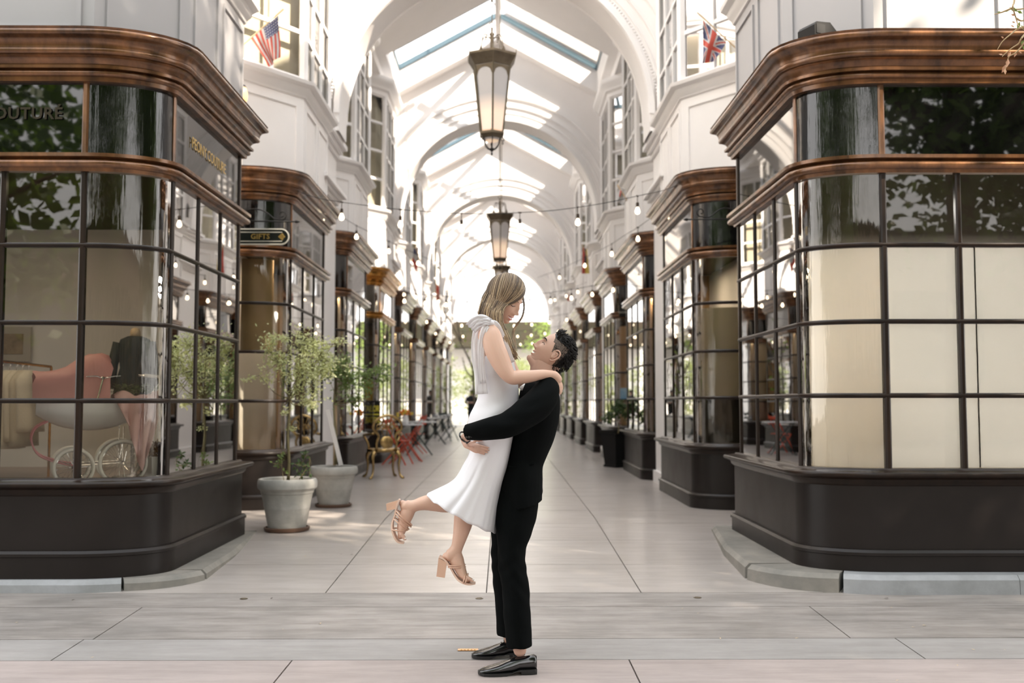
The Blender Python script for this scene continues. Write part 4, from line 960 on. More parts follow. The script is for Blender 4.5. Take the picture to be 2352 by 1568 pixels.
def loop_line(L, H, y, r):
    b = MB(); b.tube([(x, y, z) for x, z in capsule(L, H)], r, 5, closed=True); return b
b = loop_line(Ls, Hs, -.012, .009); b.xf(T); b.obj('rim', M_SIGNW, rt)
b = MB(); 
for z in (-1, 1): b.box(-Ls / 2 + Hs * .4, Ls / 2 - Hs * .42, -.019, -.015, z * Hs * .30 - .004, z * Hs * .30 + .004)
b.xf(T); b.obj('inner_line', M_SIGNW, rt)
b = text_mb('GIFTS', .076, .002, True, 1.05); b.xf(T @ Matrix.Translation((-.002, -.018, 0)) @ Matrix.Rotation(pi / 2, 4, 'X')); b.obj('lettering', M_LETTER, rt)
b = MB()
for dx, dz in ((0, 0), (.016, 0), (-.014, .012), (-.014, -.012), (0, .022), (0, -.022), (-.026, 0)): b.obox((Ls / 2 - Hs * .42 + dx, -.018, dz), (.008, 0, .008), (0, .002, 0), (-.008, 0, .008))
b.xf(T); b.obj('gilt_ornament', M_LETTER, rt)
def px_tube(b, pts, Y, r, k=5, n=6): b.tube(resample([P(x, y, Y) for x, y in pts], k), r, n)
def bracket(label, rod, scr, Y, m=M_IRON, tip=None, rr_=.008, wall=None):
    root = thing('iron_bracket', label, 'bracket', tuple(P(*rod[0], Y)))
    b = MB(); b.tube([P(*rod[0], Y), P(*rod[1], Y)], rr_, 8); 
    if tip:
        c_ = P(*tip, Y); d = (P(*rod[1], Y) - P(*rod[0], Y)).normalized(); b.tube([c_ - d * .035, c_ - d * .02, c_, c_ + d * .025], [.007, .017, .015, .001], 8)
    b.obj('rod', m, root, smooth=True)
    for s_ in scr:
        b = MB(); px_tube(b, s_, Y, rr_ * .8); b.obj('scroll', m, root, smooth=True)
    if wall:
        b = MB(); b.box(*wall); b.obj('wall_plate', m, root)
    return root
def spiral(cx, cy, r0, r1, a0, a1, n=12): return [(cx + (r0 + (r1 - r0) * i / n) * cos(radians(a0 + (a1 - a0) * i / n)), cy + (r0 + (r1 - r0) * i / n) * sin(radians(a0 + (a1 - a0) * i / n))) for i in range(n + 1)]
bracket('black scrolled iron arm holding the oval GIFTS sign', ((515, 507), (683, 509)), [[(530, 500), (551, 492), (570, 482), (595, 481), (615, 490), (630, 502), (645, 505)] + spiral(648, 494, 11, 3, 90, -330)], 10.35, tip=(684, 509), wall=(-2.86, -2.80, 10.3, 10.4, 3.05, 3.45))
b = MB()
for x in (575, 625): b.tube([P(x, 509, 10.35), P(x, 528, 10.35)], .004, 5)
b.obj('sign_hangers', M_IRON, rt)
bracket('black scrolled iron arm on the right, with arrowhead tip and no sign', ((1740, 502), (1574, 504)), [[(1706, 492), (1690, 483), (1665, 478), (1648, 484), (1632, 497), (1618, 499)] + spiral(1610, 487, 11, 3, 70, 470)], 10.35, tip=(1574, 504), wall=(2.58, 2.64, 10.3, 10.4, 3.05, 3.45))
bracket('thin bracket carrying the bulb strings at the left shops', ((515, 420), (622, 420)), [[(530, 422), (552, 415), (580, 403), (600, 397), (617, 402), (620, 412)] + spiral(612, 412, 8, 6, 20, 300), [(622, 422), (640, 419), (658, 424), (648, 428), (625, 425), (622, 422)]], 11.2, m=M_IRONB, rr_=.006)
bracket('thin bracket carrying the bulb strings at the right shops', ((1745, 416), (1640, 417)), [[(1705, 412), (1688, 402), (1660, 392), (1640, 396), (1633, 408)] + spiral(1644, 405, 8, 5, 180, -130), [(1635, 416), (1615, 413), (1600, 419), (1615, 421), (1632, 418)]], 11.2, m=M_IRONB, rr_=.006)

# ------------------------------------------------------------------ flags
M_FR = mat('flag_red', (0.50, 0.085, 0.06), 0.8); M_FW = mat('flag_white', (0.50, 0.49, 0.48), 0.8); M_FB = mat('flag_blue', (0.08, 0.085, 0.17), 0.8); M_FY = mat('flag_yellow', (0.75, 0.60, 0.15), 0.8)
def flag(name_label, poleA, poleB, Y, corners, fn, mats, nu=39, nv=24, fold=.04, pr_=.008):
    """corners: pixel points: hoist tip, hoist base, fly tip, fly base"""
    root = thing('flag', name_label, 'flag', tuple(P(*poleA, Y)))
    b = MB(); b.tube([P(*poleA, Y), P(*poleB, Y)], pr_, 8); b.obj('pole', M_WOODL, root)
    a, b_, c, d = [Vector(q) for q in corners]; m = MB(); vs = []
    for j in range(nv + 1):
        for i in range(nu + 1):
            u = i / nu; v = j / nv; s0 = a.lerp(b_, u); s1 = c.lerp(d, u); q = s0.lerp(s1, v)
            q.x += 5 * sin(v * 2.5 + u * 7) * v * (1 - .3 * u) * (abs(a.x - b_.x) / 60)
            yy = Y + fold * sin(u * 9 + v * 3) * min(1, v * 2.5)
            vs.append(tuple(P(q.x, q.y, yy)))
    N = len(vs); vs2 = [(x, y + .003, z) for x, y, z in vs]; fs = []; 
    m.v = vs + vs2
    for j in range(nv):
        for i in range(nu):
            k = j * (nu + 1) + i; f = (k, k + 1, k + nu + 2, k + nu + 1); mi = fn((i + .5) / nu, (j + .5) / nv)
            m.f.append(f); m.m.append(mi); m.f.append(tuple(N + q for q in reversed(f))); m.m.append(mi)
    m.obj('cloth', mats, root, smooth=True); return root
def usf(u, v):
    if u < 7 / 13 and v < .36:
        gu = (u * 13) % 1; gv = (v * 14) % 1
        return 1 if (.35 < gu < .75 and .35 < gv < .75) else 2
    return 0 if int(u * 13) % 2 == 0 else 1
flag('star-and-stripe flag on a pole, upper left white window', (548, 112), (651, 21), 10.9, [(639, 36), (576, 88), (641, 132), (617, 153)], usf, [M_FR, M_FW, M_FB], nu=52, nv=42)
def ukf(u, v):
    x = (v - .5) * 2; y = (u - .5) * 1; # long axis = v
    if abs(x) < .12 or abs(y) < .10: return 0
    if abs(x) < .20 or abs(y) < .167: return 1
    d = abs(abs(x) * .5 - abs(y)) 
    return 0 if d < .035 else (1 if d < .10 else 2)
flag('cross-striped flag in red, white and blue on a pole, upper right window', (1692, 112), (1601, 28), 10.9, [(1615, 46), (1668, 98), (1610, 148), (1640, 140)], ukf, [M_FR, M_FW, M_FB], nu=48, nv=60)
tri = lambda u, v: 0 if v < .33 else (1 if v < .66 else 2)
flag('small flag with red, blue and yellow folds, right of the far centre', (1352, 600), (1337, 562), 24.0, [(1338, 566), (1348, 572), (1336, 628), (1354, 628)], lambda u, v: 0 if u < .45 else (1 if u < .75 and v < .6 else 2), [M_FR, M_FB, M_FY], 8, 8, .03, .012)
flag('small blue, white and red flag on the far left windows', (965, 600), (952, 562), 21.5, [(961, 567), (950, 572), (957, 625), (946, 600)], tri, [M_FB, M_FW, M_FR], 8, 9, .03, .012)
flag('small red flag on the far left wall', (1010, 700), (1001, 650), 30, [(1000, 650), (1008, 656), (1002, 690), (1010, 688)], lambda u, v: 0, [M_FR], 6, 6, .03, .012)
flag('small red flag on the far right wall', (1302, 690), (1308, 668), 33, [(1305, 672), (1308, 673), (1303, 690), (1309, 692)], lambda u, v: 0, [M_FR], 4, 4, .03, .012)
flag('white flag with a faint red shape, right of the first arch', (1440, 460), (1418, 424), 15.7, [(1420, 426), (1438, 436), (1415, 462), (1432, 472)], lambda u, v: 1 if .3 < u < .55 and .2 < v < .6 else 0, [M_FW, M_FR], 10, 10, .04, .012)

# ------------------------------------------------------------------ wall lamp and box on the cornice
q = P(556, 220, 9.9); rt = thing('wall_lamp', 'amber glass wall lamp with black caps, peeking past the left upper wall', 'lamp', tuple(q))
b = MB(); b.lathe([(.0, -.10), (.035, -.09), (.055, -.03), (.057, .03), (.04, .09), (0, .10)], 16, q); b.obj('amber_glass', mat('amber_glass', (.85, .6, .3), .3, emit=((1, .62, .28), .6)), rt, smooth=True)
b = MB(); b.lathe([(0, .085), (.045, .085), (.03, .11), (0, .13)], 12, q); b.lathe([(0, -.13), (.02, -.11), (.04, -.085), (0, -.085)], 12, q); b.bar(q + Vector((-.3, 0, 0)), q, .02, .02); b.obj('lamp_caps', M_IRON, rt)
zc_ = 3.968; q0 = P(1880, 80, 7.12); q = Vector((q0.x, 7.12, zc_)); rt = thing('cornice_box', 'black floodlight box sitting on the right corner cornice', 'box', tuple(q))
b = MB(); T = Matrix.Translation(q) @ Matrix.Rotation(radians(24), 4, 'Z'); pf = [(-.115, 0), (.10, 0), (.10, .05), (.03, .115), (-.095, .105), (-.115, .08)]
b.rings([[(x, y, z) for x, z in pf] for y in (-.09, .09)]); b.xf(T); b.obj('housing', M_BLKP, rt)
b = MB(); b.box(-.1, -.02, -.094, -.09, .02, .09); b.xf(T); b.obj('grille', M_IRON, rt)

# ------------------------------------------------------------------ hanging vine, upper right
M_VINE = mat('vine_stem', (0.42, 0.30, 0.16), 0.7); YV = 5.0
rt = thing('hanging_vine', 'leafy vine tendrils dangling into the top right corner', 'plant', tuple(P(2345, -60, YV)), None)
b = MB()
for pts in ([(2328, -60), (2330, 0), (2326, 15), (2333, 40), (2340, 60), (2356, 70)], [(2352, 62), (2335, 68), (2320, 80), (2302, 96), (2291, 114)], [(2356, 76), (2346, 88), (2340, 100), (2325, 110), (2308, 124), (2302, 130)], [(2362, 88), (2352, 98), (2345, 108), (2332, 122), (2318, 130), (2312, 148), (2308, 166)], [(2326, 18), (2312, 24), (2296, 30), (2284, 33)], [(2328, 22), (2345, 21), (2362, 17)], [(2334, 42), (2346, 48), (2362, 45)]):
    pp = resample([P(x, y, YV + RND.uniform(-.04, .04)) for x, y in pts], 3); b.tube(pp, [.0055 - .004 * i / len(pp) for i in range(len(pp))], 5)
b.obj('stem', M_VINE, rt)
rr = random.Random(8)
for (x, y, ang, L, mi) in [(2318, 17, 35, 17, 0), (2336, 25, 20, 12, 0), (2342, 50, 100, 13, 0), (2350, 46, -30, 12, 0), (2345, 58, 60, 9, 0), (2322, 33, 20, 9, 1), (2332, 52, 190, 7, 1), (2330, 62, 190, 9, 1), (2306, 88, 200, 8, 1), (2322, 118, 120, 12, 1), (2334, 118, 110, 12, 1), (2316, 135, 100, 16, 1), (2310, 148, 110, 16, 1), (2304, 126, 200, 8, 1), (2348, 105, 40, 12, 0), (2300, 28, 185, 8, 0), (2306, 26, 0, 8, 0), (2340, 118, 20, 8, 1), (2308, 158, 95, 12, 1), (2351, 92, 120, 10, 0)]:
    b = MB(); c_ = P(x, y, YV); d = Vector((cos(radians(ang)), rr.uniform(-.4, .4), -sin(radians(ang)))); add_leaf(b, c_, d, (rr.uniform(-.4, .4), -1, rr.uniform(-.3, .3)), L * YV / F * 1.3, L * YV / F * .6)
    b.obj('vine_leaf', [M_LMID, mat('pinkish_dry_leaf', (.65, .38, .25), .7)][mi], rt)

# ------------------------------------------------------------------ floor details
for i, (x, y) in enumerate([(1101, 1367), (1602, 1366), (560, 1367)]):
    p = P(x, y, 6.62); Y = 1.498 / ((y - 922) / F + .03); p = P(x, y, Y); p.z = floor_z(Y); rt = thing('metal_stud', ['small round metal floor cap left of the trousers', 'small round metal floor cap right of the couple', 'small round metal floor cap near the left corner shop'][i], 'stud', tuple(p))
    b = MB(); b.lathe([(0, .0), (.026, .0), (.026, .003), (.018, .004), (.016, .001), (0, .001)], 16, p); b.obj('cap_ring', M_IRONB, rt)
Yp = 1.498 / ((1482 - 922) / F + .03); p = P(1075, 1482, Yp); p.z = floor_z(Yp) + .001; rt = thing('floor_plate', 'small brass inscription plate beside the toe of the far shoe', 'plate', tuple(p))
b = MB(); b.box(p.x - .055, p.x + .055, p.y - .02, p.y + .02, p.z, p.z + .003); b.obj('plate_body', M_BRASS, rt)
b = MB()
for i in range(5): b.box(p.x - .04 + .018 * i, p.x - .03 + .018 * i, p.y - .008, p.y + .008, p.z + .003, p.z + .0045)
b.obj('raised_marks', M_GOLD, rt)
LEAF_LABELS = ['dry leaf on the grey slabs below the left corner shop kerb, beside a dark stain', 'pale curled leaf near the left frame edge on the grey strip', 'tiny pale leaf on the grey slabs right of the left kerb end', 'small pale leaf on the inner slabs left of the light patch, by the kerb', 'dark speck of leaf beside the left floor stud', 'dark dry leaf under the right corner kerb', 'tan curled leaf just below the dark leaf at the right kerb', 'pale leaf on the far right grey slab, upper of two', 'pale leaf on the far right grey slab, lower of two', 'small leaf on the joint line right of the trousers', 'small leaf on the joint line halfway to the right kerb', 'pale leaf at the lower right on the pale strip', 'smallest pale leaf nearest the right frame edge on the pale strip', 'pale leaf on the pink slab joint at lower left', 'tiny leaf in the middle of the left grey strip', 'tiny leaf left of the hanging sandal on the grey strip', 'small leaf on the pink paving at lower right', 'small leaf near the bottom frame edge at right', 'dark speck on the grey strip right of the couple', 'dark dry leaf left of two specks on the inner slabs', 'dark dry leaf right of the same pair on the inner slabs', 'thin dark leaf on the left grey slab below the joint', 'small pale leaf on the inner slabs right of the couple', 'pale leaf on the inner slabs below the nearest clay pot']
rr = random.Random(21); M_DRY = mat('dry_leaf', (0.62, 0.48, 0.30), 0.8); M_DRYD = mat('dark_dry_leaf', (0.08, 0.06, 0.05), 0.8)
for i, (x, y, L) in enumerate([(164, 1371, 9), (43, 1419, 9), (234, 1398, 6), (477, 1301, 8), (622, 1368, 9), (2032, 1368, 13), (2043, 1389, 10), (2128, 1430, 11), (2102, 1434, 9), (1655, 1459, 8), (1825, 1458, 9), (2240, 1485, 9), (2310, 1484, 7), (208, 1498, 8), (650, 1435, 7), (735, 1424, 8), (2200, 1520, 7), (2057, 1553, 8), (1600, 1402, 6), (785, 1268, 8), (805, 1269, 9), (738, 1424, 8), (1565, 1391, 5), (702, 1273, 6)]):
    s_ = (y - 922) / F; Y = 1.498 / (s_ + .03) if y < 1500 else 1.34 / s_; p = P(x, y, Y); p.z = floor_z(Y) + .003; a = rr.uniform(0, 6.28)
    b = MB(); L_ = L * Y / F * 1.1; add_leaf(b, (0, 0, 0), (cos(a), sin(a), .12), (0, 0, 1), L_, L_ * .45)
    o = b.obj('fallen_leaf', M_DRYD if i in (0, 5, 4, 19, 20, 21) else M_DRY); o.location = p
    tag(o, LEAF_LABELS[i], 'leaf', 'fallen leaves scattered on the pavement')

# ------------------------------------------------------------------ left window display
M_PINK = mat('pink_pram_fabric', (0.62, 0.29, 0.27), 0.6, var=0.12, bump=.1, bscale=12); M_PINKL = mat('pale_pink_blanket', (0.76, 0.50, 0.48), 0.95, var=0.1, bump=.3, bscale=80); M_HULL = mat('glossy_white_hull', (0.72, 0.74, 0.76), 0.15, coat=.5); M_CHROME = mat('chrome', (0.8, 0.8, 0.8), 0.1, 1.0); M_TYRE = mat('white_rubber', (0.80, 0.78, 0.74), 0.6); M_PINKM = mat('pink_metal', (0.60, 0.22, 0.25), 0.3, coat=.4)
ZP = 0.705
wA = Vector((P(283, 1056, 7.55).x, 7.55, 0)); Ld = Vector((.90, .44, 0)).normalized(); Wd = Vector((-.44, .90, 0)).normalized()
def pw(l, w_, z): return wA + Ld * l + Wd * w_ + Vector((0, 0, ZP + z))
rt = thing('pram', 'vintage pink and white pram in the left corner window', 'pram', tuple(pw(0, 0, 0)))
def wheel(l, w_, R):
    c = pw(l, w_, R); root_ = bpy.data.objects.new('wheel', None)
    b = MB(); b.tube([c + (Ld * cos(a) + Vector((0, 0, 1)) * sin(a)) * (R - .013) for a in [2 * pi * i / 40 for i in range(40)]], .013, 8, closed=True)
    o = b.obj('wheel', M_TYRE, rt, smooth=True)
    b = MB(); b.tube([c + (Ld * cos(a) + Vector((0, 0, 1)) * sin(a)) * (R - .027) for a in [2 * pi * i / 36 for i in range(36)]], .004, 5, closed=True)
    for i in range(20):
        a = 2 * pi * i / 20 + .1; a2 = a + (.35 if i % 2 else -.35); b.tube([c + (Ld * cos(a2) + Vector((0, 0, 1)) * sin(a2)) * .012 + Wd * (.015 if i % 2 else -.015), c + (Ld * cos(a) + Vector((0, 0, 1)) * sin(a)) * (R - .027)], .0014, 4)
    b.obj('spokes', M_CHROME, o)
    b = MB(); b.tube([c - Wd * .03, c - Wd * .02, c + Wd * .02, c + Wd * .03], [.006, .016, .016, .006], 10); b.obj('hub', M_CHROME, o)
wheel(0, 0, .176); wheel(0, .40, .176); wheel(-.34, 0, .148); wheel(-.34, .40, .148)
b = MB()
for w_ in (0.03, .37): b.tube([pw(0, w_, .176), pw(-.34, w_, .165)], .006, 6); b.tube([pw(0, w_, .176), pw(0, w_, .45)], .006, 6)
b.tube([pw(0, -.02, .176), pw(0, .42, .176)], .006, 6); b.tube([pw(-.34, -.02, .148), pw(-.34, .42, .148)], .006, 6); b.obj('axle_frame', M_CHROME, rt)
for w_ in (.03, .37):
    b = MB(); b.tube(resample([pw(-.52, w_, .49), pw(-.60, w_, .44), pw(-.625, w_, .35), pw(-.57, w_, .24), pw(-.42, w_, .18), pw(-.34, w_, .165)], 4), .007, 6); b.obj('spring', M_PINKM, rt, smooth=True)
b = MB(); rs = []
for i in range(17):
    t_ = i / 16; l = -.60 + .80 * t_; top = .635; depth = .22 * (sin(pi * min(1, max(0, t_ * .9 + .08))) ** .55); hw = .17 * (sin(pi * (t_ * .94 + .03)) ** .4)
    rs.append([pw(l, .20 + hw * cos(a) , top + min(0, 1) - depth * max(0, sin(a)) ** .8) for a in [pi * q / 12 for q in range(13)]])
b.rings(rs, closed_ring=False, caps=False); b.obj('hull', M_HULL, rt, smooth=True)
b = MB(); b.tube([pw(-.60 + .8 * i / 16, .2 - .17 * (sin(pi * (i / 16 * .94 + .03)) ** .4) - .004, .635) for i in range(17)], .007, 6); b.obj('chrome_trim', M_CHROME, rt)
b = MB(); prof = [(-.62, .64, .86), (-.56, .64, .865), (-.48, .64, .872), (-.40, .64, .895), (-.32, .64, .95), (-.24, .64, 1.0), (-.16, .64, 1.01), (-.105, .64, .985), (-.09, .64, .95)]
rs = []
for l, z0_, z1_ in prof:
    rs.append([pw(l + .012 * sin(q * 1.3), .20 + .175 * cos(pi * q / 14), z0_ + (z1_ - z0_) * max(0, sin(pi * q / 14)) ** .45 + .006 * sin(l * 60 + q)) for q in range(15)])
b.rings(rs, True, True); b.obj('hood', M_PINK, rt, auto=60)
b = MB(); b.tube([pw(-.19, .015, .645), pw(-.155, .012, .80), pw(-.16, .012, .815)], .006, 6); b.tube(resample([pw(-.27, .012, .82), pw(-.2, .012, .825), pw(-.155, .010, .81), pw(-.08, .012, .825), pw(-.03, .012, .83)], 3), .004, 5); b.ball(pw(-.155, .01, .81), .014, n=6); b.ball(pw(-.06, .015, .655), .022, n=6); b.obj('hood_hinge', M_CHROME, rt)
b = MB()
for w_ in (.06, .34): b.tube(resample([pw(.13, w_, .60), pw(.20, w_, .66), pw(.30, w_, .80), pw(.29, w_, .82)], 3), .008, 7)
b.tube([pw(.29, .06, .82), pw(.10, .05, .835)], .008, 7); b.tube([pw(.29, .06, .82), pw(.29, .34, .82)], .009, 7); b.obj('handle', M_CHROME, rt, smooth=True)
b = MB(); b.tube([pw(.29, .06, .822), pw(.14, .05, .835)], .013, 8); b.obj('grip', M_TYRE, rt)
# blanket over the pram's foot end
rtb = thing('pink_blanket', 'pale pink knitted blanket draped over the pram', 'blanket', tuple(pw(.1, 0, .6)))
b = MB(); nu_, nv_ = 30, 36; vs_ = []
for j in range(nv_ + 1):
    v = j / nv_
    for i in range(nu_ + 1):
        u = i / nu_; l = -.07 + .37 * u
        if v < .25: w_ = .32 - (.32 + .01) * (v / .25); z = .665 + .03 * sin(u * 9) + .02 * sin(w_ * 30)
        else:
            f = (v - .25) / .75; w_ = -.015 - .035 * abs(sin(u * 11 + f * 2)) - .02 * f; z = .665 - f * (.20 + .38 * max(0, 1 - abs(u - .55) * 2.2) ** .8) - .02 * sin(u * 9); l = -.07 + .37 * u + f * (.5 - u) * .18
        vs_.append(pw(l, w_, z))
b.add(vs_, [(j * (nu_ + 1) + i, j * (nu_ + 1) + i + 1, (j + 1) * (nu_ + 1) + i + 1, (j + 1) * (nu_ + 1) + i) for j in range(nv_) for i in range(nu_)])
o = b.obj('blanket_cloth', M_PINKL, rtb, smooth=True); md = o.modifiers.new('solid', 'SOLIDIFY'); md.thickness = .006
rtg = thing('garland', 'dark green leafy garland lying across the pram', 'garland', tuple(pw(.05, .15, .70))); b = MB(); rr = random.Random(2)
for i in range(170): add_leaf(b, pw(rr.uniform(-.08, .26), rr.uniform(.05, .3), .70 + rr.uniform(0, .06)), (rr.gauss(0, 1), rr.gauss(0, 1), rr.gauss(0, .5)), (0, -.3, 1), .05, .022)
o = b.obj('garland_leaves', M_LDARK, rtg); o['kind'] = 'stuff'
# clothes rail with garments
M_GAR = [mat('cream_wool', (0.58, 0.52, 0.42), 0.95, bump=.3, bscale=60), mat('oat_wool', (0.48, 0.42, 0.33), 0.95, bump=.3, bscale=60), mat('grey_beige_wool', (0.36, 0.33, 0.28), 0.95, bump=.3, bscale=60), mat('tan_leather', (0.30, 0.15, 0.07), .5)]
GARM = ['oat wool garment at the far left of the brass rail, cut by the frame', '', 'oat wool garment next to the tan leather jacket', 'grey-beige garment in the middle of the brass rail', 'longest cream wool garment right of the grey-beige one', 'oat wool garment, second from the right end of the rail', 'shortest cream garment at the right end of the rail beside the pram hood']
YR = 8.5; ra = P(-60, 822, YR); rb = P(118, 842, YR)
rt = thing('clothes_rail', 'brass clothes rail hung with garments behind the pram', 'clothes rail', (ra.x, YR, ZP)); b = MB(); b.tube([ra, rb], .011, 8); b.obj('rail', M_BRASS, rt)
for e in (ra, rb):
    b = MB(); b.tube([e, (e.x, YR, ZP)], .011, 8); b.obj('upright', M_BRASS, rt)
for i, (px, mi, lw, hh) in enumerate([(-30, 1, .15, .62), (-12, 3, .13, .34), (5, 2, .15, .60), (22, 0, .16, .66), (38, 0, .15, .60), (52, 1, .14, .64), (66, 0, .14, .52)]):
    c = P(px, 842, YR); root = thing('hanging_garment', GARM[i] if mi != 3 else 'short tan leather jacket hanging from the brass rail', 'garment', tuple(c), 'garments on the brass rail')
    b = MB(); b.tube(resample([(c.x, c.y, c.z), (c.x + .012, c.y, c.z + .02), (c.x, c.y, c.z + .03), (c.x, c.y, c.z - .03)], 3), .003, 5); b.obj('hanger', M_CHROME, root)
    b = MB(); rs = []
    for j in range(13):
        f = j / 12; z = c.z - .03 - hh * f; ww = (.035 + .045 * min(1, f * 6)) * (1 + .25 * f); dd = .20 * min(1, .25 + f * 6) * (1 - .1 * f)
        rs.append([(c.x + .02 * f + ww * cos(a) * (1 + .12 * sin(5 * a + i)), c.y + dd * sin(a) * (1 + .05 * sin(7 * a)), z) for a in [2 * pi * q / 22 for q in range(22)]])
    b.rings(rs); b.obj('garment_body', M_GAR[mi], root, smooth=True)
# dark coat on a dress form
q = P(308, 900, 8.35); rt = thing('dress_form', 'dress form wearing a dark green-black coat beside the pram', 'mannequin', (q.x, 8.35, ZP))
M_COAT = mat('green_black_coat', (0.014, 0.022, 0.02), .8, var=.3)
def ringe(cx, cy, z, a, b_, n=24, w_=0, k=6, ph=0): return [(cx + a * cos(t_) * (1 + w_ * sin(k * t_ + ph)), cy + b_ * sin(t_) * (1 + w_ * sin(k * t_ + ph)), z) for t_ in [2 * pi * i / n for i in range(n)]]
b = MB(); x, y = q.x, 8.35
b.rings([ringe(x, y, z, a, c_, w_=w_) for z, a, c_, w_ in ((1.22, .17, .14, .10), (1.35, .165, .13, .08), (1.5, .145, .12, .05), (1.62, .115, .10, .02), (1.72, .13, .10, 0), (1.80, .145, .085, 0), (1.86, .12, .07, 0), (1.885, .06, .055, 0))]); b.obj('coat', M_COAT, rt, smooth=True)
b = MB(); b.tube([(x + .13, y - .02, 1.83), (x + .17, y - .03, 1.65), (x + .18, y - .05, 1.45)], [.05, .045, .04], 8); b.tube([(x - .13, y - .02, 1.83), (x - .17, y - .03, 1.65), (x - .18, y - .05, 1.45)], [.05, .045, .04], 8); b.obj('sleeves', M_COAT, rt, smooth=True)
b = MB(); b.lathe([(.045, 1.87), (.04, 1.93), (.03, 1.95), (0, 1.96)], 14, (x, y, 0)); b.obj('form_neck', M_WOODL, rt, smooth=True)
b = MB(); b.tube([(x, y, ZP), (x, y, 1.25)], .018, 8); b.lathe([(.0, 0), (.16, 0), (.16, .02), (.02, .04)], 20, (x, y, ZP)); b.obj('stand', M_IRONB, rt)
# picture on the back wall, baskets and plant
q = P(25, 790, 9.82); rt = thing('wall_picture', 'pale-matted square picture on the back wall of the left shop', 'picture', tuple(q)); b = MB(); b.box(q.x - .2, q.x + .2, 9.80, 9.83, q.z - .17, q.z + .17); b.obj('picture_frame', mat('pale_frame', (.5, .45, .38), .6), rt); b = MB(); b.box(q.x - .13, q.x + .13, 9.79, 9.80, q.z - .10, q.z + .10); b.obj('picture_print', mat('brown_print', (.22, .15, .08), .7, col2=(.4, .3, .18), vscale=12), rt)
q = P(360, 1060, 7.95); rt = thing('basket', 'cream paper basket of dried plants at the right of the pram', 'basket', (q.x, 7.95, ZP)); b = MB(); b.rings([ringe(q.x, 7.95, z, a, a, 4) for z, a in ((ZP, .09), (ZP + .20, .11), (ZP + .205, .10), (ZP + .03, .08))]); b.obj('basket_body', M_CREAM, rt)
b = MB()
for i in range(60): add_leaf(b, (q.x + rr.gauss(0, .05), 7.95 + rr.gauss(0, .05), ZP + .18 + rr.uniform(0, .12)), (rr.gauss(0, .6), rr.gauss(0, .6), 1), (0, -1, 0), .07, .02)
o = b.obj('dried_stems', mat('dried_stems', (.32, .2, .1), .8), rt); o['kind'] = 'stuff'
q = P(392, 980, 8.3); shrub('display_plant', 'leafy trailing plant near the corner mullion inside the left shop', 'plant', [(395, 1070), (396, 1000), (400, 940)], [(405, 850, 10, 30, .08, 2), (412, 900, 12, 20, .08, 1.5), (398, 950, 8, 30, .08, 1)], 300, 8.3, M_LMID, M_TWIG, 31, .045, .006)
# warm spots in the display ceiling, and fill lamps added for other shops
def spot(x, y, z, e, sz=.25, col=(1, .80, .56)):
    l = bpy.data.lights.new('display_and_fill_light', 'AREA'); l.energy = e; l.size = sz; l.color = col; o = bpy.data.objects.new('display_and_fill_light', l); COL.objects.link(o); o.location = (x, y, z)
for x, y, e in ((-4.4, 8.4, 3), (-3.5, 7.7, 7), (-4.1, 7.6, 4)): spot(x, y, 3.02, e)
for x, y, e in ((3.3, 8.0, 215), (4.4, 8.1, 200), (5.4, 8.1, 140)): spot(x, y, 2.9, e, .5, (1, .96, .91))  # lamps added inside the right shop to brighten the window papers
for k in range(1, NSH):
    for s in (-1, 1):
        for u, dy, e in ((.12, .45, 5), (.10, 1.5, 7), (.9, 1.2, 14)): spot(XC + s * (HW + u), YF0 + MOD * k + dy, 2.99, e, .12)  # lamps added to warm and brighten the screens of the farther shops
# ------------------------------------------------------------------ lettering on glass and window posters
M_DIMG = mat('dim_gilt_lettering', (0.040, 0.033, 0.018), 0.6, spec=.2)
q = P(64, 261, 6.965); b = text_mb('COUTURÉ', .118, .001, True, 1.08); b.xf(Matrix.Translation((q.x - .045, 6.968, q.z)) @ Matrix.Rotation(pi / 2, 4, 'X')); b.obj('lettering', M_DIMG, SL0)
b = text_mb('PEONY COUTURE', .125, .001, False, .9); b.xf(Matrix.Translation((XC - HW + .012, 8.16, 3.36)) @ Matrix.Rotation(pi / 2, 4, 'Z') @ Matrix.Rotation(pi / 2, 4, 'X')); b.obj('lettering', M_LETTER, SL0)
q = P(853, 955, 19.35); rt = thing('window_sign', 'black window sign with yellow TAILOR lettering behind the gilded chair', 'sign', tuple(q)); b = MB(); za = P(850, 988, 19.35).z; zb = P(850, 921, 19.35).z
xl = P(815, 950, 19.35).x; xr2 = P(873, 950, 19.35).x; b.box(xl, xr2, 19.35, 19.37, za, zb); b.obj('sign_panel', M_IRON, rt)
M_YEL = mat('yellow_lettering', (0.85, 0.75, 0.08), 0.6)
b = text_mb('TAILOR', .155, .002, True, .92); b.xf(Matrix.Translation((P(853, 940, 19.35).x, 19.345, P(850, 939, 19.35).z)) @ Matrix.Rotation(pi / 2, 4, 'X') @ Matrix.Diagonal((.62, 1.1, 1, 1))); b.obj('lettering', M_YEL, rt)
b = text_mb('ALTERATIONS', .145, .002, True, .92); b.xf(Matrix.Translation((P(849, 966, 19.35).x, 19.345, P(850, 965, 19.35).z)) @ Matrix.Rotation(pi / 2, 4, 'X') @ Matrix.Diagonal((.50, 1.15, 1, 1))); b.obj('lettering', M_YEL, rt)
b = MB(); zz = P(850, 951.5, 19.35).z; b.box(P(834, 950, 19.35).x, P(871, 950, 19.35).x, 19.343, 19.35, zz - .012, zz + .012); b.obj('underline', M_YEL, rt)
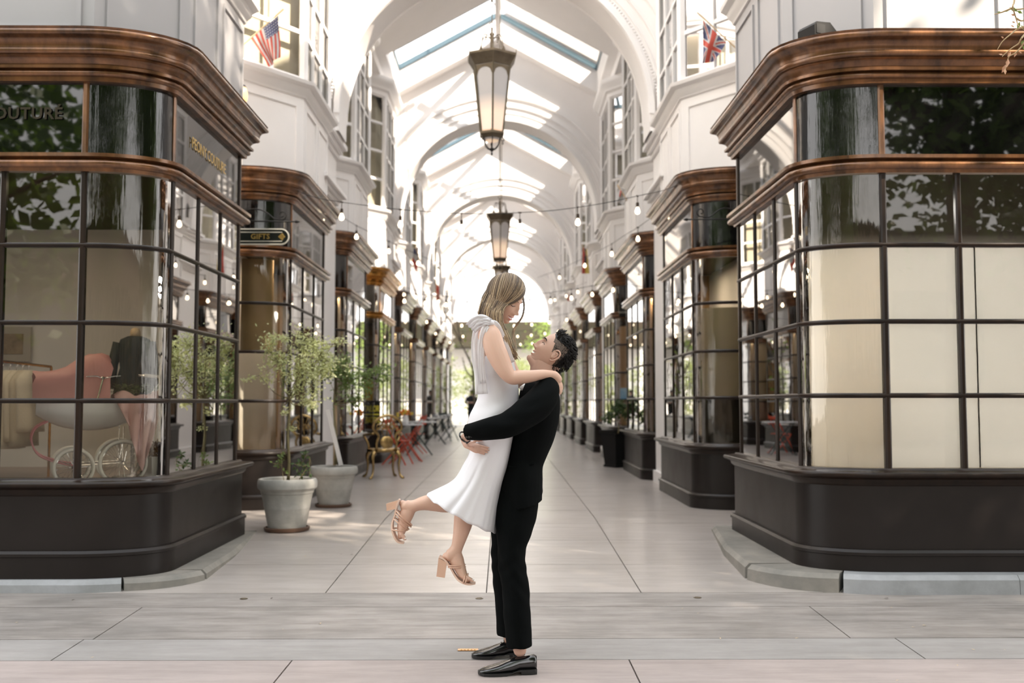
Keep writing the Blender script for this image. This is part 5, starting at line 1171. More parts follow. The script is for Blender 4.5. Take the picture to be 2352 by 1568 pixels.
rt = thing('yellow_board', 'mustard yellow arched board in the golden shopfront window', 'panel', tuple(P(848, 925, 19.6))); b = MB(); pts = [(835, 924), (862, 924), (861, 895), (858, 880), (852, 872), (835, 870)]; b.rings([[P(x, y, 19.55) for x, y in pts], [P(x, y, 19.58) for x, y in pts]]); b.obj('panel_board', mat('mustard_paint', (.62, .38, .03), .5), rt)
rt = thing('poster', 'small blue poster in the tan-screened right shop window', 'poster', tuple(P(1431, 905, 19.3))); b = MB(); p0 = P(1422, 916, 19.3); p1 = P(1438, 891, 19.3); b.box(p0.x, p1.x, 19.14, 19.145, p0.z, p1.z); b.obj('poster_print', M_BLUEP, rt)
rt = thing('shop_nameplate', 'black nameplate with small pale lettering on the right shop transom', 'sign', tuple(P(1437, 717, 19.2))); b = MB(); p0 = P(1422, 728, 19.15); p1 = P(1452, 700, 19.15); b.box(p0.x, p1.x, 19.12, 19.135, p0.z, p1.z); b.obj('plate_panel', M_IRON, rt)
b = text_mb('RACHEL S', .052, .001, False, 1.0); b.xf(Matrix.Translation((P(1434, 716, 19.1).x, 19.115, P(1438, 717, 19.1).z)) @ Matrix.Rotation(pi / 2, 4, 'X')); b.obj('lettering', M_SIGNW, rt)
# distant standing person
# ================================================================== PEOPLE
def eval_mesh(mb, mods):
    me = mb.mesh('tmp', M_WHITE); o = bpy.data.objects.new('tmp', me); COL.objects.link(o)
    for typ, kw in mods:
        m = o.modifiers.new('m', typ)
        for k, v in kw.items(): setattr(m, k, v)
    bpy.context.view_layer.update(); dg = bpy.context.evaluated_depsgraph_get(); e = bpy.data.meshes.new_from_object(o.evaluated_get(dg))
    r = MB(); co = np.empty(len(e.vertices) * 3); e.vertices.foreach_get('co', co); r.v = [tuple(q) for q in co.reshape(-1, 3)]; r.f = [tuple(p.vertices) for p in e.polygons]; r.m = [0] * len(r.f)
    bpy.data.objects.remove(o); bpy.data.meshes.remove(me); bpy.data.meshes.remove(e); return r
def union(mb, vox=.006, it=6, fac=.5): return eval_mesh(mb, [('REMESH', dict(mode='VOXEL', voxel_size=vox)), ('SMOOTH', dict(iterations=it, factor=fac))])
def limb(mb, pts, k=5, n=20, cap=True, wr=None):
    """pts: (px, py, Y, width_px, half_depth_m): tapered limb drawn through the photograph's joints"""
    q = resample(pts, k); C = [P(a[0], a[1], a[2]) for a in q]; rs = []
    N = len(C)
    for i, a in enumerate(q):
        t = (C[min(i + 1, N - 1)] - C[max(i - 1, 0)]).normalized(); e1 = t.cross(Vector((0, 1, 0))).normalized(); e2 = e1.cross(t).normalized(); hw = a[3] / 2 * a[2] / F; hd = a[4]
        rs.append([C[i] + e1 * hw * cos(b) + e2 * hd * sin(b) for b in [2 * pi * j / n for j in range(n)]])
    if cap:
        for end in (0, -1):
            c = C[end]; t = (C[0] - C[1]) if end == 0 else (C[-1] - C[-2]); t.normalize(); r = (q[end][3] / 2 * q[end][2] / F + q[end][4]) / 2
            add = []
            for f in ((.5, .86), (.85, .5), (.98, .12)): add.append([c + t * r * f[0] + (p - c) * f[1] for p in rs[end]])
            rs = (list(reversed(add)) + rs) if end == 0 else (rs + add)
    mb.rings(rs); return mb
def smat(name, c, rough=.5): 
    m = mat(name, c, rough, sss=.12, var=.06, vscale=6); return m
M_SKINW = smat('fair_skin', (0.66, 0.43, 0.325)); M_SKINM = smat('warm_skin', (0.60, 0.38, 0.29))
M_LIP = mat('lips', (0.55, 0.20, 0.17), .35); M_LIPM = mat('lips_muted', (0.48, 0.22, 0.19), .45); M_TEETH = mat('teeth', (0.85, 0.82, 0.78), .25); M_LASH = mat('eyelash', (0.02, 0.013, 0.01), .6); M_MOUTH = mat('mouth_dark', (0.12, 0.03, 0.03), .6)
def head(f, u, centre, S, kind, M_S):
    f = Vector(f).normalized(); u = Vector(u); u = (u - f * u.dot(f)).normalized(); l = u.cross(f)
    NL, NA = 150, 190; el = np.linspace(-pi / 2 + .02, pi / 2 - .02, NL)[:, None]; az = np.linspace(-pi, pi, NA, endpoint=False)[None, :]
    dx = np.cos(el) * np.cos(az); dy = np.cos(el) * np.sin(az); dz = np.sin(el) + 0 * az
    az_ = np.where(dz > 0, .112, .119); z = dz * az_; ax = np.where(dx > 0, .090, .100); x = dx * ax; y = dy * .0745
    t = np.clip(-z / .119, 0, 1); zn = np.clip(np.abs(dz), 0, .995)
    full = ((1 - zn ** 3.4) ** (1 / 3.4)) / np.sqrt(1 - zn ** 2); full = np.clip(full, 1, 2.4)
    low = np.clip(t * 2.2, 0, 1); fr = np.clip(dx * 2.2, 0, 1)
    x = np.where(dx > 0, x * (1 + (full - 1) * low), x * (1 - .62 * t ** 1.1)); y = y * (1 - .30 * t ** 1.6) * (1 + (full - 1) * low * .45)
    up_ = np.clip(dz, 0, 1); y *= 1 + .04 * up_
    G = lambda a, s: np.exp(-(a / s) ** 2); ay = np.abs(y); fr2 = np.clip((x - .02) / .035, 0, 1)
    d = .005 * G(ay - .026, .02) * G(z - .022, .011) - .012 * G(ay - .031, .015) * G(z - .001, .012) + .0065 * G(ay - .032, .011) * G(z + .002, .0085)
    d += .015 * G(y, .0085) * G(z + .012, .022); zt = z + .040; d += .024 * G(y, .0105) * np.where(zt > 0, G(zt, .014), G(zt, .0065)); d += .010 * G(ay - .0125, .0055) * G(z + .0435, .0065)
    d += .007 * G(ay - .040, .020) * G(z + .032, .020) - .003 * G(ay - .026, .006) * G(z + .058, .012)
    zm = -.0705 + (9.5 if kind != 'man' else 9.0) * y ** 2; mw = G(y, .024) 
    d += .0075 * G(z - (zm + .0065), .0048) * G(y, .021) + .0085 * G(z - (zm - .0085), .0055) * G(y, .018) - .008 * G(z - zm, .0035) * np.clip((.026 - ay) / .004, 0, 1)
    d += .013 * G(y, .022) * G(z + .102, .014) - .004 * G(y, .02) * G(z + .087, .006)
    x = x + d * fr2
    if kind == 'man': y *= 1.03; x = x + .004 * fr2 * G(z + .1, .02)
    V = np.stack([x, y, z], -1) * S; c = Vector(centre)
    W = V[..., 0:1] * np.array(f) + V[..., 1:2] * np.array(l) + V[..., 2:3] * np.array(u) + np.array(c)
    mb = MB(); mb.v = [tuple(q) for q in W.reshape(-1, 3)]
    L_ = V.reshape(-1, 3) / S; idx = lambda i, j: i * NA + (j % NA)
    hair = lambda X, Y_, Z: False
    for i in range(NL - 1):
        for j in range(NA):
            q = (idx(i, j), idx(i, j + 1), idx(i + 1, j + 1), idx(i + 1, j)); m = L_[list(q)].mean(0); X, Y_, Z = m; mi = 0
            if X > .05:
                zmm = -.0705 + 9.2 * Y_ ** 2; a = abs(Y_)
                if a < .0245:
                    taper = (1 - (a / .0245) ** 2) ** .5 if a < .0245 else 0
                    if abs(Z - (zmm - .0005)) < (.0040 if kind != 'man' else .0058) * taper: mi = 2 if a < .019 else 1
                    elif -.0135 * taper < Z - zmm < .0105 * taper: mi = 1
            if kind == 'man':
                hl = .060 - .5 * max(0, abs(Y_) - .03)          # hairline
                if (Z > .035 and X < hl) or (X < .035 - (.04 - Z) * .35 and Z > -.01 and abs(Y_) > .03) or (X < -.03 and Z > -.075):
                    top = Z > .058 or X < -.045; mi = 3 if top else 4
                if (-.02 < X < .012) and -.045 < Z < .005 and abs(Y_) > .05: mi = 0
            mb.f.append(q); mb.m.append(mi)
    mb.f.append(tuple(idx(0, j) for j in range(NA))[::-1]); mb.m.append(0); mb.f.append(tuple(idx(NL - 1, j) for j in range(NA))); mb.m.append(3 if kind == 'man' else 0)
    fmask = L_[:, 0] > .03; FV = L_[fmask]
    def surf(y_, z_, off=0.0):
        k = np.argmin((FV[:, 1] - y_) ** 2 + (FV[:, 2] - z_) ** 2); return c + (f * (FV[k, 0] + off) + l * y_ + u * z_) * S
    T = lambda X, Y_, Z: c + (f * X + l * Y_ + u * Z) * S
    # ears
    for s_ in (-1, 1):
        rot = Matrix((f, l, u)).transposed(); e = MB(); cx, cyy, czz = -.006, .0735 * s_, -.014
        e.ball(T(cx, cyy * 1.0, czz), .015 * S, .006 * S, .026 * S, 8, 0, rot)
        rim = [(.010, .072, .012), (.006, .078, .022), (-.008, .084, .026), (-.021, .087, .016), (-.024, .085, -.004), (-.016, .080, -.024), (-.004, .076, -.036), (.004, .073, -.036)]
        e.tube(resample([T(a - .004, b_ * s_, cc - .010) for a, b_, cc in rim], 4), .0042 * S, 7)
        e.tube(resample([T(a, b_ * s_, cc) for a, b_, cc in ((-.002, .079, .002), (-.014, .083, -.004), (-.014, .081, -.018), (-.004, .078, -.030))], 3), .003 * S, 6)
        mb.add(e.v, e.f, 0)
    return mb, surf, T
def hand(mb, wrist, dirv, nrm, size, curl, spread=.10, thumb_side=1, fl=(.42, .47, .44, .35), tcurl=.4, thick=1.0):
    """palm and five fingers; dirv = direction of the fingers, nrm = back-of-hand normal, curl = list of 3 bend angles toward the palm"""
    d = Vector(dirv).normalized(); n = Vector(nrm); n = (n - d * n.dot(d)).normalized(); s_ = d.cross(n) * thumb_side; w_ = Vector(wrist); L = size
    rs = []
    for f_, hw, th in ((-.12, .15, .11), (0, .155, .11), (.15, .19, .105), (.32, .225, .095), (.48, .23, .08), (.54, .21, .06)):
        c = w_ + d * L * f_; rs.append([c + s_ * hw * L * cos(a) + n * th * L * thick * sin(a) for a in [2 * pi * i / 16 for i in range(16)]])
    mb.rings(rs)
    for i in range(4):
        off = (.165, .055, -.055, -.16)[i]; p = w_ + d * L * .46 + s_ * L * off; dd = (d + s_ * (off * spread * 6)).normalized(); nn = n.copy(); r = (.052, .055, .052, .045)[i] * L
        pts = [p - dd * L * .12, p]; rr_ = [r, r]; ax = dd.cross(nn).normalized(); seg = (.45, .32, .25)
        cur = dd.copy()
        for j in range(3):
            cur = Matrix.Rotation(-curl[j] * (1 + .08 * (i - 1)), 3, ax) @ cur; p = p + cur * L * fl[i] * seg[j]
            pts.append(p.copy()); rr_.append(r * (.95, .85, .68)[j])
        mb.tube(pts[:2] + [pts[1].lerp(pts[2], .5)] + [pts[2], pts[2].lerp(pts[3], .5), pts[3], pts[3].lerp(pts[4], .6), pts[4]], [rr_[0], rr_[1], rr_[1] * .95, rr_[2], rr_[2] * .92, rr_[3], rr_[3] * .92, rr_[4] * .75], 9)
        mb.ball(pts[4], rr_[4] * .78, n=5)
    p = w_ + d * L * .10 + s_ * L * .15; t1 = (d * .62 + s_ * .75 - n * .15).normalized(); t2 = (d * .9 + s_ * (.35 - tcurl * .5) - n * tcurl * .5).normalized()
    q1 = p + t1 * L * .22; q2 = q1 + t2 * L * .18; q3 = q2 + t2 * L * .14 - n * tcurl * L * .03
    mb.tube([p - t1 * L * .08, p, q1, q1.lerp(q2, .5), q2, q3], [L * .075, L * .078, L * .062, L * .056, L * .056, L * .042], 9); mb.ball(q3, L * .043, n=5)
    return mb
def wrinkle(mb, fn):
    """displace along rough normals"""
    me = bpy.data.meshes.new('t'); me.from_pydata(mb.v, [], mb.f); me.update(); 
    co = np.array(mb.v); nr = np.empty(len(mb.v) * 3); me.vertices.foreach_get('normal', nr); nr = nr.reshape(-1, 3); bpy.data.meshes.remove(me)
    a = fn(co); mb.v = [tuple(q) for q in co + nr * a[:, None]]; return mb
SK = [M_SKINW, M_LIP, M_TEETH]
# ------------------------------------------------------------------ the man
YM = 5.18
man = thing('person', 'man in black suit and black shoes, head thrown back, lifting the woman in white', 'person', (P(1180, 1500, 5.12).x, 5.15, 0), 'embracing couple')
M_SUIT = mat('black_suit_wool', (0.0016, 0.0024, 0.0025), 0.85, spec=.08, bump=.1, bscale=300); M_SHOE = mat('polished_black_leather', (0.007, 0.007, 0.008), 0.16, coat=.6, spec=.6)
M_HAIRM = mat('black_hair', (0.006, 0.0045, 0.004), .5, spec=.25); M_FADE = mat('faded_side_hair', (0.16, 0.115, 0.09), .7, col2=(0.05, 0.038, 0.03), vscale=160)
b = MB(); limb(b, [(1252, 890, YM, 66, .068), (1250, 868, YM, 62, .062), (1249, 850, YM, 64, .060), (1256, 830, YM, 66, .056), (1266, 812, YM, 50, .045)]); limb(b, [(1219, 823, YM, 18, .026), (1230, 834, YM, 30, .04), (1242, 850, YM, 44, .05)])
limb(b, [(1100, 996, 4.85, 24, .026), (1080, 999, 4.87, 22, .024), (1068, 1006, 4.90, 22, .024)])
limb(b, [(1080, 992, 5.34, 24, .026), (1070, 1008, 5.22, 22, .024), (1073, 1020, 5.10, 20, .022)])
limb(b, [(1244, 885, YM, 60, .12), (1237, 930, YM, 72, .15), (1224, 1000, YM, 66, .12), (1207, 1064, YM, 62, .11), (1196, 1120, 5.17, 72, .13)])
for q_ in (((1193, 1120, 5.11, 60, .075), (1181, 1215, 5.065, 56, .07), (1176, 1300, 5.04, 42, .055), (1186, 1400, 5.02, 40, .05), (1194, 1492, 5.015, 30, .035)), ((1180, 1120, 5.24, 60, .075), (1168, 1215, 5.30, 54, .07), (1160, 1310, 5.32, 40, .055), (1167, 1400, 5.32, 38, .05), (1171, 1468, 5.33, 28, .035)), ((1250, 896, 5.04, 36, .045), (1203, 952, 4.885, 42, .045), (1168, 975, 4.85, 36, .04), (1132, 983, 4.835, 32, .036), (1098, 995, 4.85, 24, .028)), ((1248, 900, 5.32, 36, .045), (1220, 945, 5.46, 40, .045), (1170, 975, 5.50, 34, .04), (1120, 985, 5.48, 30, .036), (1080, 992, 5.36, 24, .026))): limb(b, list(q_))
# near (left) hand bends down and around behind her hips
hb = MB(); hand(hb, P(1069, 1008, 4.905), (.10, .80, -.42), (-.75, .05, -.35), .098, (.35, .45, .3), thumb_side=1, tcurl=.2)
# far (right) hand comes round from behind, its fingers lying across the skirt over the other hand
hand(hb, P(1077, 1024, 4.985), (.88, -.42, -.24), (-.32, -.92, .10), .108, (.30, .12, .10), spread=.03, thumb_side=-1, fl=(.50, .54, .50, .40), tcurl=.1)
b.add(hb.v, hb.f); body = union(b, .0033, 3)
fm = Vector((-.755, -.05, .656)); um = Vector((.656, .0, .755))
hm, surfm, TM = head(fm, um, P(1273, 810, YM), 1.0, 'man', M_SKINM)
nb = len(body.v); body.v += hm.v; body.f += [tuple(i + nb for i in q) for q in hm.f]; body.m += hm.m
body.obj('body', [M_SKINM, M_LIPM, M_TEETH, M_HAIRM, M_FADE], man, smooth=True)
b = MB()
for s_ in (-1, 1): b.tube(resample([surfm(y * s_, z, .003) for y, z in ((.016, .020), (.028, .025), (.040, .024), (.049, .016))], 4), [.0018, .0022, .0026, .0028, .003, .003, .003, .003, .0028, .0025, .002, .0018, .001], 6)
b.obj('eyebrows', M_HAIRM, man)
b = MB()
for s_ in (-1, 1): b.tube(resample([surfm(y * s_, z, .0016) for y, z in ((.019, -.002), (.027, .002), (.036, .002), (.045, -.003), (.050, -.006))], 3), .0013, 5)
b.obj('eyelashes', M_LASH, man)
b = MB(); rr = random.Random(4)
for i in range(2600):
    th = rr.uniform(0, 2 * pi); cz_ = rr.uniform(-.75, 1); r_ = sqrt(1 - cz_ * cz_); X, Y_, Z = r_ * cos(th) * .092 if cos(th) > 0 else r_ * cos(th) * .100, r_ * sin(th) * .0765, cz_ * .112
    hl = .058 - .5 * max(0, abs(Y_) - .03)
    top = (Z > .055 and X < hl) or (X < -.05 and Z > -.02)
    side = (not top) and ((Z > .02 and X < .028) or (X < -.03 and Z > -.078))
    if not (top or side): continue
    if side and rr.random() < .35: continue
    n_ = Vector((X / .09, Y_ / .0745, Z / .112)).normalized(); fw = Vector((-.35, 0, .75)) if (X > .03 and Z > .05) else (Vector((-.9, 0, -.05)) if Z > .04 else Vector((-.35, 0, -.85)))
    d = (n_ * (.30 if top else .10) + fw * (.9 if top else .95) + Vector((rr.gauss(0, .15), rr.gauss(0, .15), rr.gauss(0, .1)))).normalized()
    Lh = (rr.uniform(.012, .025) if top else rr.uniform(.008, .015)); 
    if top and X > .03 and Z > .05: Lh *= 1.25
    p = Vector((X, Y_, Z)); e = p + d * Lh; m_ = p + d * Lh * .55 + n_ * .003
    b.tube([TM(*(p - n_ * .003)), TM(*m_), TM(*e)], [.0024, .0020, .0005] if top else [.0013, .0011, .0004], 4)
b.obj('hair', M_HAIRM, man)
# trousers
b = MB()
limb(b, [(1198, 1100, 5.14, 74, .10), (1193, 1130, 5.11, 88, .10), (1187, 1170, 5.085, 96, .108), (1181, 1215, 5.065, 84, .102), (1175, 1262, 5.05, 66, .090), (1176, 1300, 5.04, 62, .084), (1184, 1345, 5.03, 62, .084), (1187, 1400, 5.02, 62, .082), (1190, 1440, 5.018, 61, .080), (1193, 1484, 5.015, 59, .078)], cap=False)
limb(b, [(1192, 1100, 5.22, 74, .10), (1180, 1135, 5.26, 90, .11), (1170, 1190, 5.30, 86, .11), (1162, 1250, 5.31, 68, .09), (1160, 1310, 5.32, 60, .082), (1166, 1380, 5.32, 58, .08), (1169, 1456, 5.33, 54, .078)], cap=False)
tr = union(b, .0065, 4)
def trw(co):
    x, y, z = co[:, 0], co[:, 1], co[:, 2]; k = np.exp(-((z - .52) / .13) ** 2) + .5 * np.exp(-((z - .14) / .07) ** 2) + .25
    return .0034 * k * (np.sin(z * 42 + x * 65 + 2.2 * np.sin(y * 17 + z * 9)) * np.sin(z * 13 + x * 20 + 1) + .5 * np.sin(z * 74 - x * 50 + y * 30) * np.exp(-((z - .52) / .08) ** 2))
wrinkle(tr, trw).obj('trousers', M_SUIT, man, smooth=True)
# jacket
b = MB(); limb(b, [(1248, 874, YM, 40, .10), (1246, 882, YM, 66, .15), (1240, 900, YM, 90, .195), (1237, 942, YM, 98, .19), (1230, 984, YM, 96, .165), (1216, 1029, YM, 90, .15), (1206, 1064, YM, 82, .150), (1200, 1100, YM - .01, 94, .178), (1196, 1130, YM - .01, 103, .200), (1202, 1158, YM - .01, 88, .212)], cap=False, n=28)
limb(b, [(1252, 884, 5.05, 44, .07), (1256, 896, 5.0, 60, .075), (1238, 924, 4.94, 72, .078), (1203, 952, 4.885, 68, .072), (1168, 975, 4.85, 60, .064), (1132, 983, 4.835, 54, .058), (1100, 988, 4.85, 46, .052), (1072, 992, 4.875, 38, .044)], cap=False)
limb(b, [(1252, 884, 5.31, 44, .07), (1250, 900, 5.38, 60, .075), (1220, 945, 5.46, 66, .07), (1170, 975, 5.50, 58, .06), (1120, 985, 5.48, 50, .055), (1080, 992, 5.38, 38, .044)], cap=False)
jk = union(b, .0062, 4)
def jw(co):
    x, y, z = co[:, 0], co[:, 1], co[:, 2]; near = np.clip((5.06 - y) / .1, 0, 1); up_ = np.exp(-((z - 1.28) / .14) ** 2)
    return .0030 * (near * up_ * np.sin(z * 84 - x * 34 + 2 * np.sin(x * 14)) * np.sin(x * 19 + z * 11) + .5 * np.sin(z * 34 + y * 20 + x * 15) * np.exp(-((z - 1.0) / .15) ** 2))
wrinkle(jk, jw).obj('suit_jacket', M_SUIT, man, smooth=True)
b = MB(); px_tube(b, [(1168, 1071), (1190, 1072), (1226, 1066)], 5.035, .0035); b.obj('pocket_flap_edge', M_SUIT, man)
b = MB()
for x, y in ((1071, 1004), (1077, 1003.5), (1083, 1002), (1089, 1001)): b.tube([P(x, y, 4.83), P(x, y, 4.823)], .006, 8)
b.obj('cuff_buttons', mat('dark_button', (.03, .03, .03), .3), man)
b = MB(); limb(b, [(1214, 888, 5.13, 20, .05), (1224, 880, 5.15, 34, .07), (1240, 876, YM, 50, .078), (1262, 874, YM, 40, .07)], cap=False); b.tube([P(1196, 893, 5.10), P(1208, 884, 5.11)], .012, 8); b.obj('shirt_collar', M_WHITE2, man, smooth=True)
b = MB(); c = P(1066, 1003, 4.895); ax_ = (P(1060, 1010, 4.91) - P(1076, 997, 4.88)).normalized(); e1 = ax_.cross(Vector((0, 1, 0))).normalized(); e2 = ax_.cross(e1)
b.tube([c + (e1 * cos(a) + e2 * sin(a)) * .028 for a in [2 * pi * i / 20 for i in range(20)]], .004, 6, closed=True); b.tube([c + e1 * .029, c + e1 * .036], .013, 12); b.obj('wristwatch', mat('watch_steel', (.05, .05, .05), .2, .8), man)
def oxford(toe_px, heel_px, Y, zf, name, yaw):
    a = P(*toe_px, Y); h = P(*heel_px, Y); L = abs(h.x - a.x) / cos(yaw); o_ = Vector((h.x, Y, zf)); d = Vector((-cos(yaw), -sin(yaw), 0)); s_ = Vector((sin(yaw), -cos(yaw), 0))
    Pp = lambda l, w_, z: o_ + d * l + s_ * w_ + Vector((0, 0, z))
    secs = [(0.0, .024, .085), (.012, .032, .092), (.05, .035, .088), (.09, .036, .084), (.12, .038, .078), (.16, .044, .066), (.20, .048, .052), (.24, .046, .042), (.27, .038, .034), (.29, .026, .026), (.298, .012, .018)]
    b = MB(); rs = []
    for l, hw, top in secs:
        l = l / .298 * L; z0_ = .024 if l < .09 else .013; ring = []
        for i in range(18):
            t_ = 2 * pi * i / 18; cc, ss = cos(t_), sin(t_); y_ = hw * (abs(cc) ** .8) * (1 if cc > 0 else -1); zz = z0_ + (top - z0_) * (.5 + .5 * (abs(ss) ** .8) * (1 if ss > 0 else -1)); y_ *= (1 - .35 * max(0, (zz - z0_) / (top - z0_) - .3))
            ring.append(Pp(l, y_, zz))
        rs.append(ring)
    b.rings(rs); o = b.obj(name, M_SHOE, man, smooth=True)
    b = MB(); rs = []
    for l, hw, _ in secs:
        l = l / .298 * L; z1_ = .026 if l < .09 else .015; z0_ = .018 if .08 < l < .15 else (.012 if l < .08 else .001); z0_ = max(z0_, .001)
        if l > .26: z0_ += (l - .26) * .2; z1_ += (l - .26) * .2
        rs.append([Pp(l * 1.012, w_, z) for w_, z in ((-hw * 1.12, z0_), (hw * 1.12, z0_), (hw * 1.14, z1_), (-hw * 1.14, z1_))])
    b.rings(rs); b.obj('sole', mat('black_sole', (.01, .01, .01), .5), o)
    b = MB(); b.rings([[Pp(l, w_, z) for l, w_ in ((0, -.026), (0, .026), (.03, .034), (.078, .033), (.078, -.033), (.03, -.034))] for z in (.0005, .024)]); b.obj('heel', mat('black_sole', (.01, .01, .01), .5), o)
    b = MB()
    for i in range(4): l = (.118 + .016 * i) / .298 * L; z = .087 - .010 * i; b.tube([Pp(l, -.014, z - .004), Pp(l, 0, z), Pp(l, .014, z - .004)], .0022, 5)
    b.obj('laces', M_IRON, o)
oxford((1100, 1527), (1232, 1520), 5.015, 0.0, 'shoe', radians(6)); oxford((1085, 1480), (1205, 1480), 5.33, floor_z(5.33), 'shoe', radians(4))

# ------------------------------------------------------------------ the woman
YW = 5.13
wom = thing('person', 'woman in white midi dress and nude heels, lifted up and smiling down at the man', 'person', tuple(P(1090, 1336, 5.06)), 'embracing couple')
b = MB()
limb(b, [(1140, 728, YW, 32, .036), (1136, 742, YW, 36, .040), (1128, 752, YW, 58, .09), (1124, 768, YW, 70, .150), (1123, 790, YW, 78, .158), (1130, 825, YW, 84, .140), (1138, 860, YW, 82, .12), (1144, 895, YW, 74, .11)], n=26)
limb(b, [(1124, 757, 4.99, 34, .042), (1128, 770, 4.965, 46, .046), (1136, 799, 4.945, 49, .047), (1150, 830, 4.93, 46, .043), (1163, 855, 4.92, 37, .036), (1176, 867, 4.92, 32, .032), (1192, 866, 4.925, 33, .033), (1217, 864, 4.94, 29, .029), (1244, 860, 4.965, 23, .024), (1264, 860, 4.985, 20, .019), (1275, 862, 4.995, 20, .017)])
limb(b, [(1130, 760, 5.27, 36, .045), (1148, 800, 5.32, 44, .045), (1172, 850, 5.36, 38, .038), (1192, 876, 5.36, 32, .032), (1225, 870, 5.37, 28, .028), (1262, 866, 5.36, 20, .02)])
limb(b, [(1124, 1000, 5.2, 62, .08), (1116, 1060, 5.2, 54, .07), (1102, 1115, 5.2, 48, .058), (1075, 1142, 5.2, 48, .055), (1030, 1152, 5.2, 48, .051), (1000, 1153, 5.2, 42, .046), (975, 1155, 5.2, 33, .037), (956, 1160, 5.2, 27, .031), (942, 1166, 5.2, 27, .031)])
limb(b, [(1130, 1000, 5.07, 62, .08), (1112, 1080, 5.06, 56, .066), (1084, 1150, 5.06, 50, .057), (1068, 1182, 5.06, 47, .052), (1063, 1205, 5.06, 42, .047), (1057, 1230, 5.06, 34, .039), (1051, 1252, 5.06, 28, .031), (1046, 1268, 5.06, 27, .030)])
limb(b, [(1144, 885, YW, 70, .10), (1138, 930, YW, 76, .105), (1130, 965, YW, 84, .125), (1126, 1005, YW, 76, .13)])
hb = MB()
limb(hb, [(956, 1160, 5.2, 26, .030), (942, 1163, 5.2, 28, .031), (930, 1160, 5.2, 26, .029), (925, 1156, 5.2, 16, .02)])
limb(hb, [(944, 1164, 5.2, 28, .029), (935, 1178, 5.2, 33, .030), (929, 1195, 5.2, 29, .032), (924, 1212, 5.2, 24, .037), (921, 1226, 5.2, 15, .038)])
for i in range(5):
    w_ = -.032 + .0155 * i; x0, y0 = 921, 1226; tip = (930 - i * 2.2, 1237 - i * 1.0); r = .0105 if i == 0 else .0078
    hb.tube([P(x0, y0, 5.2 + w_), P((x0 + tip[0]) / 2 + 1, (y0 + tip[1]) / 2, 5.2 + w_), P(*tip, 5.2 + w_)], [r * 1.05, r, r * .8], 8); hb.ball(P(*tip, 5.2 + w_), r * .85, n=5)
limb(hb, [(1050, 1256, 5.06, 27, .030), (1042, 1270, 5.06, 30, .031), (1030, 1276, 5.06, 26, .029), (1025, 1277, 5.06, 18, .02)])
limb(hb, [(1046, 1268, 5.06, 28, .029), (1049, 1286, 5.06, 33, .030), (1056, 1303, 5.06, 27, .033), (1063, 1318, 5.06, 21, .037), (1071, 1327, 5.06, 13, .038)])
for i in range(5):
    w_ = -.032 + .0155 * i; tip = (1085 - i * 2.0, 1332.5 - i * .4); r = .0105 if i == 0 else .0078
    hb.tube([P(1070, 1326, 5.06 + w_), P(1078, 1328.5, 5.06 + w_), P(*tip, 5.06 + w_)], [r * 1.05, r, r * .8], 8); hb.ball(P(*tip, 5.06 + w_), r * .85, n=5)
limb(hb, [(1250, 860, 4.97, 21, .021), (1264, 860.5, 4.985, 20, .019), (1275, 864, 4.99, 21, .019), (1281, 872, 5.0, 22, .018)])
hand(hb, P(1279, 868, 4.998), (.40, .28, -.87), (.75, -.62, .20), .098, (.15, .25, .2), spread=.04, thumb_side=1, tcurl=.1)
b.add(hb.v, hb.f); body = union(b, .0033, 3)
phi = radians(30); th = radians(30); fh = Vector((cos(phi), -sin(phi), 0)); fw_ = fh * cos(th) - Vector((0, 0, 1)) * sin(th); uw = fh * sin(th) + Vector((0, 0, 1)) * cos(th)
CW = P(1159, 684.5, YW - .01); hw_, surfw, TW = head(fw_, uw, CW, 1.02, 'woman', M_SKINW)
nb = len(body.v); body.v += hw_.v; body.f += [tuple(i + nb for i in q) for q in hw_.f]; body.m += hw_.m
body.obj('body', SK, wom, smooth=True)
b = MB()
for s_ in (-1, 1): b.tube(resample([surfw(y * s_, z, .0022) for y, z in ((.014, .019), (.026, .0245), (.038, .024), (.048, .016))], 4), [.0012, .0015, .0018, .002, .002, .002, .0019, .0018, .0016, .0014, .0012, .001, .0006], 5)
b.obj('eyebrows', mat('brown_brow', (.13, .075, .045), .7), wom)
b = MB()
for s_ in (-1, 1): b.tube(resample([surfw(y * s_, z, .0016) for y, z in ((.018, -.003), (.026, -.007), (.034, -.008), (.042, -.005), (.049, .0)) ], 3), [.0010, .0012, .0014, .0016, .0017, .0018, .0018, .0018, .0018, .0018, .0016, .0014, .001], 5)
b.obj('eyelashes', M_LASH, wom)
b = MB()
for (x, y, Y) in [(931, 1236, 5.168), (1087, 1331, 5.028), (1084, 1331, 5.043)]: b.ball(P(x, y, Y - .007), .0055, .003, .0045, 5)
b.obj('toenails', M_TEETH, wom)
